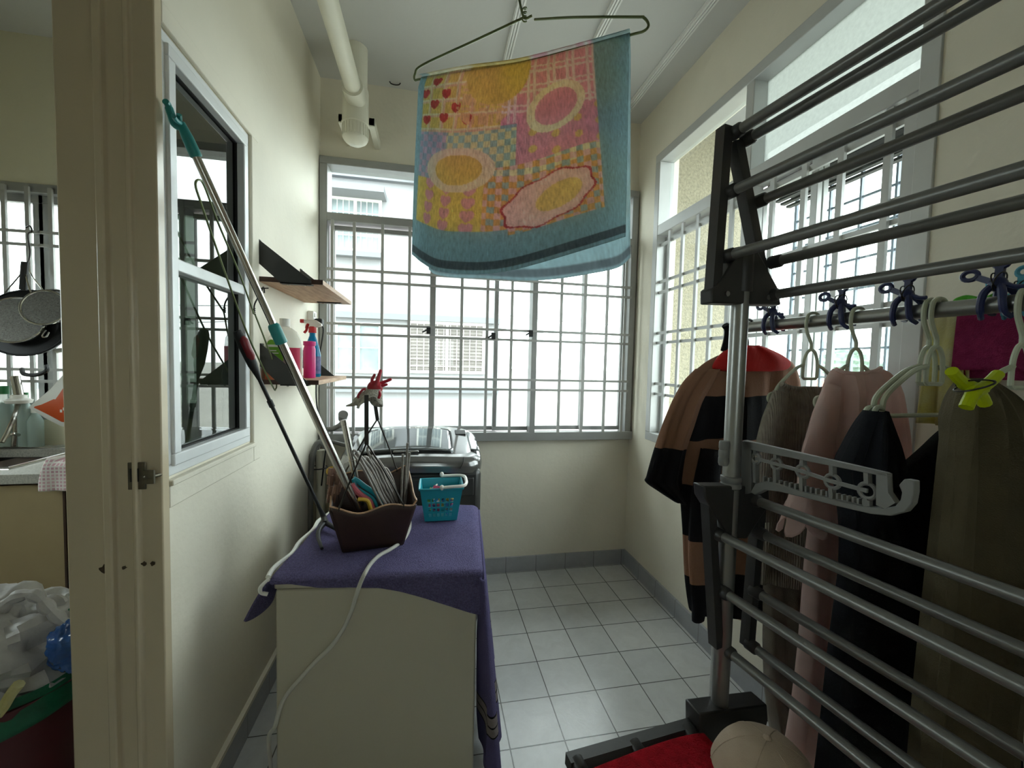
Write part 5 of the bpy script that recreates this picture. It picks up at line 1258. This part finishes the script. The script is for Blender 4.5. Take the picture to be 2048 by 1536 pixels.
# olive trousers with a lime clip on the nearest hanger
nc_ = rail_at(2052)
hanger(nc_, 'nearest pale hanger cut by the right edge of the photo', .13, 1.15)
oc = nc_+GW*.02
one('olive_trousers', garment([(758, 1930, 1968), (775, 1922, 1990), (800, 1912, 2016), (840, 1904, 2036), (900, 1898, 2050), (1000, 1888, 2058), (1150, 1872, 2056), (1300, 1858, 2040), (1450, 1846, 2020), (1600, 1836, 2004)], oc, depth=.028, fold=.011, freq=3.5, ph=.3), M['olive'], 'olive brown trousers pinched by a lime clip on the nearest hanger', 'trousers', solid=.003)
ds = [PP(x, y, oc+GW*.032, GW) for x, y in ((1912, 860), (1908, 960), (1900, 1100), (1890, 1230), (1880, 1330), (1868, 1420))]
one('drawstring', MB().tube(spl(ds, 6), .0016, 6), M['olive'], 'thin drawstring hanging down the front of the olive trousers', 'drawstring')
cpos = PP(1948, 772, oc+GW*.034, GW)
def Q(px, py, k=.034): return PP(px, py, oc+GW*k, GW)
lc = thing('lime_clip', 'large lime plastic clip pinching the top of the olive trousers', 'clothes peg', cpos)
part('lever', MB().tube(spl([Q(1903, 742), Q(1912, 752), Q(1930, 768), Q(1950, 778), Q(1962, 792), Q(1970, 808)], 5), [.0075]*10+[.009]*8+[.008]*8, 10), M['lime'], lc)
part('lever', MB().tube(spl([Q(1996, 748, .044), Q(1984, 760, .044), Q(1964, 776, .044), Q(1950, 782, .044), Q(1940, 798, .044), Q(1932, 815, .044)], 5), [.0075]*10+[.009]*8+[.008]*8, 10), M['lime'], lc)
part('spring', MB().torus(Q(1950, 768, .04), V((.2, .3, 1)), .019, .0012, 24, 6).torus(Q(1948, 772, .04), V((-.4, .2, 1)), .021, .0012, 24, 6), M['wire'], lc)
# towels on the thinner back rail
BC = G0+BR
def on_back(px, py): return PP(px, py, BC+GU*0, GU)
def drape(p0, p1, lf, lb, m, name, label, cat, wv=.004, taper=0):
    d = (p1-p0)
    def fn(u, v):
        p = p0+d*u; t_ = v*2-1; r = .0115
        if abs(t_) < .12:
            a = t_/.12*math.pi/2; q = p+GU*math.sin(a)*r+V((0, 0, r*math.cos(a)-.0))
        else:
            k = (abs(t_)-.12)/.88; sg = 1 if t_ > 0 else -1; L_ = lb if t_ > 0 else lf
            q = p+GU*(sg*(r+.008*k))+V((0, 0, -L_*k))+GU*wv*3*k*math.sin(u*9+sg)+d*(taper*k*(u-.3))
        return q+GU*wv*.3*math.sin(u*15)
    return one(name, MB().grid(fn, 30, 40), m, label, cat, solid=.005)
def brail(px):
    lo, hi = -.2, 1.8
    for _ in range(50):
        m_ = (lo+hi)/2; p = G0+BR+GW*m_-C0; x = 1024+FPX*p.dot(CR)/p.dot(CF)
        if x < px: lo = m_
        else: hi = m_
    return G0+BR+GW*lo
drape(brail(1872), brail(1930), .26, .20, M['yelT'], 'yellow_cloth', 'pale yellow cloth hanging on the back rail left of the magenta towel', 'cloth', .006, .3)
drape(brail(1922), brail(2100), .13, .15, M['magT'], 'magenta_towel', 'magenta terry towel folded over the back rail behind the blue clip', 'towel', .002, -.06)
a_, b_2 = brail(1915), brail(1990)
def grn(u, v):
    q = 2*math.pi*v; p = a_+(b_2-a_)*u; return p+GU*math.cos(q)*(.02+.004*math.sin(u*13))+V((0, 0, .024+.011*math.sin(q)*(1+.4*math.sin(u*7))))
gmb = MB().grid(grn, 24, 14); one('green_cloth', gmb, M['grnT'], 'bunched bright green cloth lying on top of the back rail', 'cloth', solid=.002)
one('cream_cloth', garment([(700, 1950, 2050), (760, 1945, 2052), (840, 1930, 2055), (900, 1925, 2055)], brail(2000)-GW*.06, depth=.02, fold=.006), M['beige'], 'beige cloth hanging behind the magenta towel', 'cloth', solid=.003)
# four-claw pegs on the rail
def claw(c, label, m, lean=0):
    t = thing('rail_clip', label, 'clothes peg', c, 'plastic clips on the rack rail')
    o_ = -GU
    def K(e, o, z): return c+GW*e+o_*o+V((0, 0, z))
    for e in (-.013, .013):
        part('claw', MB().tube(spl([K(e*.4, .012, .034), K(e*.9, .021, .020), K(e*1.1, .0235, 0), K(e*1.2, .018, -.016), K(e*1.5, .006, -.024)], 5), [.0062]*8+[.0056]*7+[.0045]*6, 8), m, t)
        part('claw', MB().tube(spl([K(e*.4, -.006, .034), K(e*.9, -.019, .018), K(e*1.1, -.022, 0), K(e*1.2, -.016, -.016)], 5), [.0058]*16, 8), m, t)
    part('body', MB().ell(K(0, .008, .036), (.013, .013, .014), 14, 10), m, t)
    part('handle', MB().bar(K(0, .006, .044), K(.001, .006, .066), .011, .008, o_).tube([K(.002+.0095*math.cos(i*.42), .006, .075+.0095*math.sin(i*.42)) for i in range(15)], .0042, 8, True), m, t)
    part('handle', MB().bar(K(-.006, .010, .040), K(-.026, .012, .052), .010, .008, o_).tube([K(-.036+.011*math.cos(i*.42), .013, .057+.0085*math.sin(i*.42)) for i in range(15)], .0042, 8, True), m, t)
    part('spur', MB().tube(spl([K(.006, .010, .038), K(.022, .012, .028), K(.036, .012, .026)], 4), .0042, 8), m, t)
    part('spring', MB().torus(K(0, .010, .040), GW+V((0, 0, .3)), .017, .0012, 18, 6).torus(K(.003, .010, .040), GW-V((0, 0, .3)), .017, .0012, 18, 6), M['wire'], t)
    return t
claw(rail_at(1548), 'navy plastic clip on the rail close to the airer pole', M['clip'])
claw(rail_at(1684), 'navy plastic clip on the rail between the two narrow pale hangers', M['clip'])
claw(rail_at(1816), 'navy plastic clip on the rail left of the paired hangers', M['clip'])
claw(rail_at(1998), 'nearest navy plastic clip in front of the magenta towel', M['clip'])
claw(brail(2042), 'light blue clip at the right edge on the magenta towel', M['clipB'])
for k_ in (M['stripe'], M['stripeS'], zl): wrinkle(k_)

# ================================================================== KITCHEN THROUGH THE DOORWAY
KY = YB
c0 = thing('kitchen_counter', 'pale speckled kitchen worktop with a sink below the barred kitchen window', 'counter', (-1.65, 2.28, .82))
part('worktop', MB().bx(KX, -1.78-.33, 1.955, KY, .825, .865).bx(-2.11, -1.72, 1.955, 2.06, .825, .865).bx(-2.11, -1.72, 2.46, KY, .825, .865).bx(-1.72, XK, 1.955, KY, .825, .865), M['stone'], c0, bevel=.002)
sk = MB().bx(-2.12, -1.71, 2.05, 2.47, .70, .705).bx(-2.12, -2.112, 2.05, 2.47, .70, .866).bx(-1.718, -1.71, 2.05, 2.47, .70, .866).bx(-2.12, -1.71, 2.05, 2.058, .70, .866).bx(-2.12, -1.71, 2.462, 2.47, .70, .866)
part('sink_bowl', sk, M['sink'], c0)
part('sink_rim', MB().tube([(-2.13, 2.04, .868), (-1.70, 2.04, .868), (-1.70, 2.48, .868), (-2.13, 2.48, .868)], .009, 8, True), M['steel'], c0)
def cabinet(x0, x1, label):
    t = thing('kitchen_cabinet', label, 'cabinet', ((x0+x1)/2, 2.28, 0), 'cabinets under the kitchen worktop')
    part('body', MB().bx(x0, x1, 1.99, KY-.01, .1, .823), M['darkwood'], t); part('plinth', MB().bx(x0, x1, 2.04, 2.06, 0, .1), M['darkwood'], t)
    d = part('door', MB().bx(x0+.004, x1-.012, 1.972, 1.989, .105, .815), M['cab'], t, bevel=.002)
    part('handle', MB().bx(x1-.011, x1-.003, 1.966, 1.989, .105, .815), M['darkwood'], d)
xs = PY(133, 1100, 1.97).x
cabinet(xs-.56, xs+.006, 'beige kitchen cabinet with dark edge left of the door frame')
cabinet(xs+.006, xs+.40, 'kitchen cabinet mostly hidden behind the door frame')
for i_, (px, py) in enumerate(((145, 1058), (145, 1167))):
    p = PY(px, py, 1.968); one('cabinet_hinge', MB().bx(p.x-.012, p.x+.02, 1.962, 1.9705, p.z-.004, p.z+.004), M['black'], ('upper' if i_ == 0 else 'lower')+' small dark metal catch on the hidden kitchen cabinet door', 'hinge', 'dark catches on the hidden cabinet')
# tap, bottles
def K(px, py, y=2.44): return PY(px, py, y)
f0 = K(30, 905, 2.50); f0.z = .866
t = thing('kitchen_faucet', 'steel kitchen faucet with filter head standing behind the sink', 'faucet', f0)
part('column', MB().cyl(f0, K(38, 800, 2.50), .014, n=14), M['steel'], t)
part('filter_head', MB().lathe([(.0, .0), (.045, .005), (.05, .02), (.03, .03), (.03, .045), (.0, .05)], K(38, 808, 2.49)), M['white'], t)
part('upper_tube', MB().cyl(K(38, 790, 2.49), K(30, 752, 2.49), .018, n=14), M['steel'], t)
part('spout', MB().tube(spl([K(36, 810, 2.49), K(26, 840, 2.40), K(12, 870, 2.34), K(4, 885, 2.32)]), .009, 10), M['steel'], t)
part('lever', MB().tube(spl([K(38, 870, 2.47), K(25, 868, 2.44), K(10, 876, 2.42)]), .008, 8), M['steel'], t)
for px, w_, top, cap, lb in ((12, .034, 772, 'greenP', 'cloudy bottle with green cap at the left edge by the kitchen faucet'), (52, .028, 785, 'greenP', 'cloudy bottle with green cap right of the kitchen faucet'), (72, .030, 815, 'white', 'short cloudy bottle behind the sink near the orange packet')):
    p = K(px, 880, 2.51); p.z = .866; h = K(px, top, 2.51).z-.866
    t = thing('dish_bottle', lb, 'bottle', p, 'bottles behind the sink')
    part('body', MB().lathe([(0, 0), (w_, .003), (w_, h*.66), (w_*.5, h*.84), (w_*.45, h*.88)], p), M['soap'], t)
    part('cap', MB().lathe([(w_*.5, h*.87), (w_*.5, h), (0, h+.002)], p), M[cap], t)
# wok and sieves hung from the grille on wire hooks
hk0 = K(56, 458, 2.53)
def disc(px, py, rpx, y, m, name, label, depth=.06, tilt=(0.15, -1, .25), wire_=False, cat='pan'):
    c = K(px, py, y); r = abs(K(px+rpx, py, y).x-c.x)*.96; ax = V(tilt).normalized()
    t = thing(name, label, cat, c)
    prof = [(r*math.sin(a*math.pi/2/10), -depth*math.cos(a*math.pi/2/10)) for a in range(11)]
    part('bowl', MB().lathe([(max(q, 1e-6), z) for q, z in prof], c, ax, 32), m, t, solid=.003)
    part('rim', MB().torus(c, ax, r, .005, 36, 8), M['chrome'] if m != M['wok'] else M['wok'], t)
    return t, c, r, ax
t, c, r, ax = disc(52, 645, 84, 2.42, M['wok'], 'wok', 'black wok hanging below the sieves in front of the kitchen window', .09)
part('helper_handle', MB().tube(spl([K(44, 738, 2.41), K(48, 748, 2.38), K(72, 750, 2.38), K(92, 742, 2.38), K(93, 732, 2.41)]), .009, 8), M['black'], t)
part('long_handle', MB().tube(spl([K(46, 580, 2.42), K(48, 550, 2.42), K(50, 525, 2.43)]), .014, 10), M['black'], t)
t, c, r, ax = disc(88, 615, 44, 2.37, M['mesh'], 'sieve', 'round wire sieve at the right front of the hanging bunch', .05, cat='sieve')
part('handle', MB().tube(spl([K(62, 585, 2.37), K(54, 560, 2.40), K(50, 535, 2.44)]), .003, 6).tube(spl([K(92, 660, 2.36), K(84, 672, 2.36), K(92, 674, 2.36), K(98, 664, 2.36)]), .003, 6), M['steel'], t)
t, c, r, ax = disc(30, 640, 58, 2.38, M['mesh'], 'sieve', 'widest wire sieve hanging over the left of the black wok', .07, cat='sieve')
part('handle', MB().tube(spl([K(10, 585, 2.38), K(40, 550, 2.42), K(52, 530, 2.46)]), .003, 6), M['steel'], t)
t, c, r, ax = disc(108, 612, 42, 2.40, M['mesh'], 'sieve', 'flat wire sieve at the right edge of the hanging bunch', .03, (.35, -1, .3), cat='sieve')
part('handle', MB().tube(spl([K(86, 580, 2.40), K(66, 555, 2.43), K(54, 532, 2.47)]), .003, 6), M['steel'], t)
one('wire_hook', MB().tube(spl([K(52, 455, 2.53), K(60, 452, 2.52), K(64, 462, 2.52), K(56, 470, 2.52), K(60, 505, 2.50), K(54, 530, 2.47), K(48, 540, 2.46), K(44, 528, 2.46)]), .0035, 6), M['wire'], 'bent wire hook on the kitchen grille carrying wok and sieves', 'hook')
p = K(132, 700, 2.35)
one('white_ladle', MB().tube(spl([K(112, 702, 2.52), K(126, 700, 2.52), K(150, 700, 2.52)]), [.012]*7+[.009]*6, 8), M['white'], 'white handle poking out beside the black wok', 'ladle')
# orange packet
o3 = [(56, 815), (100, 778), (132, 742), (150, 735), (160, 860), (120, 852), (92, 838)]
yO = 2.48
Pk = [K(x, y, yO) for x, y in o3]
pk = thing('orange_packet', 'orange and white food packet hanging behind the door frame', 'packet', K(110, 860, yO))
def pkm(pts, d0_, d1_):
    ctr = sum(pts, V())/len(pts); mb = MB(); n = len(pts)
    mb.add([p+V((0, d0_*.15, 0)) for p in pts]+[ctr+V((0, -d0_, 0)), ctr+V((0, d1_, 0))], [(i, (i+1) % n, n) for i in range(n)]+[((i+1) % n, i, n+1) for i in range(n)]); return mb
part('packet', pkm(Pk, .02, .02), M['white'], pk)
Pi = [K(x, y, yO-.006) for x, y in ((66, 815), (108, 784), (136, 758), (152, 772), (156, 848), (122, 844), (96, 830))]
part('front_print', pkm(Pi, .022, -.005), M['orange'], pk, label='orange front')
mk = MB()
for x, y in ((122, 822), (128, 818), (134, 826), (140, 822), (146, 830)): q_ = K(x, y, yO-.033); mk.ob(q_, (.004, 0, 0), (0, .001, 0), (0, 0, .007))
part('front_marks', mk, M['white'], pk)
# gingham cloth over the counter edge
def dish(u, v):
    x0, x1 = PY(80, 930, 1.94).x, PY(178, 930, 1.94).x; x = x0+(x1-x0)*u+.01*math.sin(v*5)
    if v < .55: k = v/.55; return V((x+.02*(1-k), 2.24-.29*k, .874+.05*math.sin(k*math.pi*.55)*(1-.2*math.sin(u*6))+.004*math.sin(u*20)))
    k = (v-.55)/.45; return V((x, 1.944-.004*math.sin(u*14)*k, .872+.03*(1-k)*.8-.075*k))
one('dish_cloth', MB().grid(dish, 30, 40), M['gingham'], 'pink checked dish cloth over the edge of kitchen worktop', 'cloth', solid=.004)
# bin with bags
bc = V((-1.045, 1.215, 0)); BZ = .545
t = thing('rubbish_bin', 'maroon rubbish bin with green liner turned over its rim', 'bin', bc)
part('body', MB().lathe([(.0, .01), (.15, .01), (.155, .02), (.185, BZ-.01), (.190, BZ), (.182, BZ), (.15, .04), (0, .03)], bc, n=36), M['bin'], t)
def liner(u, v):
    q = 2*math.pi*u; r = .196+.004*math.sin(q*9)+.006*math.sin(q*4+1)
    if v < .5: k = v/.5; return bc+V((math.cos(q)*(r-.01*k), math.sin(q)*(r-.01*k), BZ-.055-.006*math.sin(q*5)+(.075)*k))
    k = (v-.5)/.5; rr_ = r-.01-.10*k; return bc+V((math.cos(q)*rr_, math.sin(q)*rr_, BZ+.02-.06*k))
part('liner', MB().grid(liner, 60, 12, True), M['gbag'], t, solid=.002)
def blob(name, c, r, m, label, cat, seed, amp=.16):
    rn = random.Random(seed); ph = [rn.uniform(0, 6) for _ in range(6)]
    return one(name, MB().ell(c, r, 40, 26, lambda d: 1+amp*(math.sin(5*d.x+ph[0])*math.sin(5*d.z+ph[1])+.6*math.sin(9*d.y+ph[2]+4*d.z)+.5*math.sin(15*d.z+ph[3]+6*d.x)+.35*math.sin(26*d.x+ph[4]+9*d.z))), m, label, cat)
blob('plastic_bag', bc+V((.0, .0, BZ+.05)), (.155, .15, .13), M['gclear'], 'cloudy white plastic bag heaped in the rubbish bin', 'bag', 2)
q = PY(120, 1262, 1.20)
blob('plastic_bag', PY(60, 1240, 1.26)+V((-.02, .0, -.01)), (.10, .06, .075), M['gclear'], 'smaller white plastic bag on top of the rubbish heap', 'bag', 5)
tn_ = [PY(x, y, 1.20) for x, y in ((8, 1270), (2, 1225), (30, 1195), (70, 1190), (95, 1215), (120, 1240), (150, 1258))]
one('bag_handle', MB().tube(spl(tn_, 6), [.010+.006*abs(math.sin(i*.6)) for i in range(37)], 8), M['gclear'], 'looped handle of white plastic bag standing above the rubbish heap', 'bag')
blob('blue_wrap', PY(148, 1290, 1.16), (.045, .045, .062), M['bluew'], 'crumpled shiny blue plastic wrap beside the door frame', 'plastic wrap', 9, .1)
blob('green_bag', PY(152, 1205, 1.30), (.022, .03, .035), M['gbag'], 'green bag tip between cabinet and door frame above the bin', 'bag', 12)
one('leek_stem', MB().tube(spl([PY(x, y, 1.06) for x, y in ((38, 1368), (22, 1388), (8, 1412), (-6, 1430))], 5), .011, 8), M['yelT'], 'pale stem sticking out over the green liner of the bin', 'vegetable')
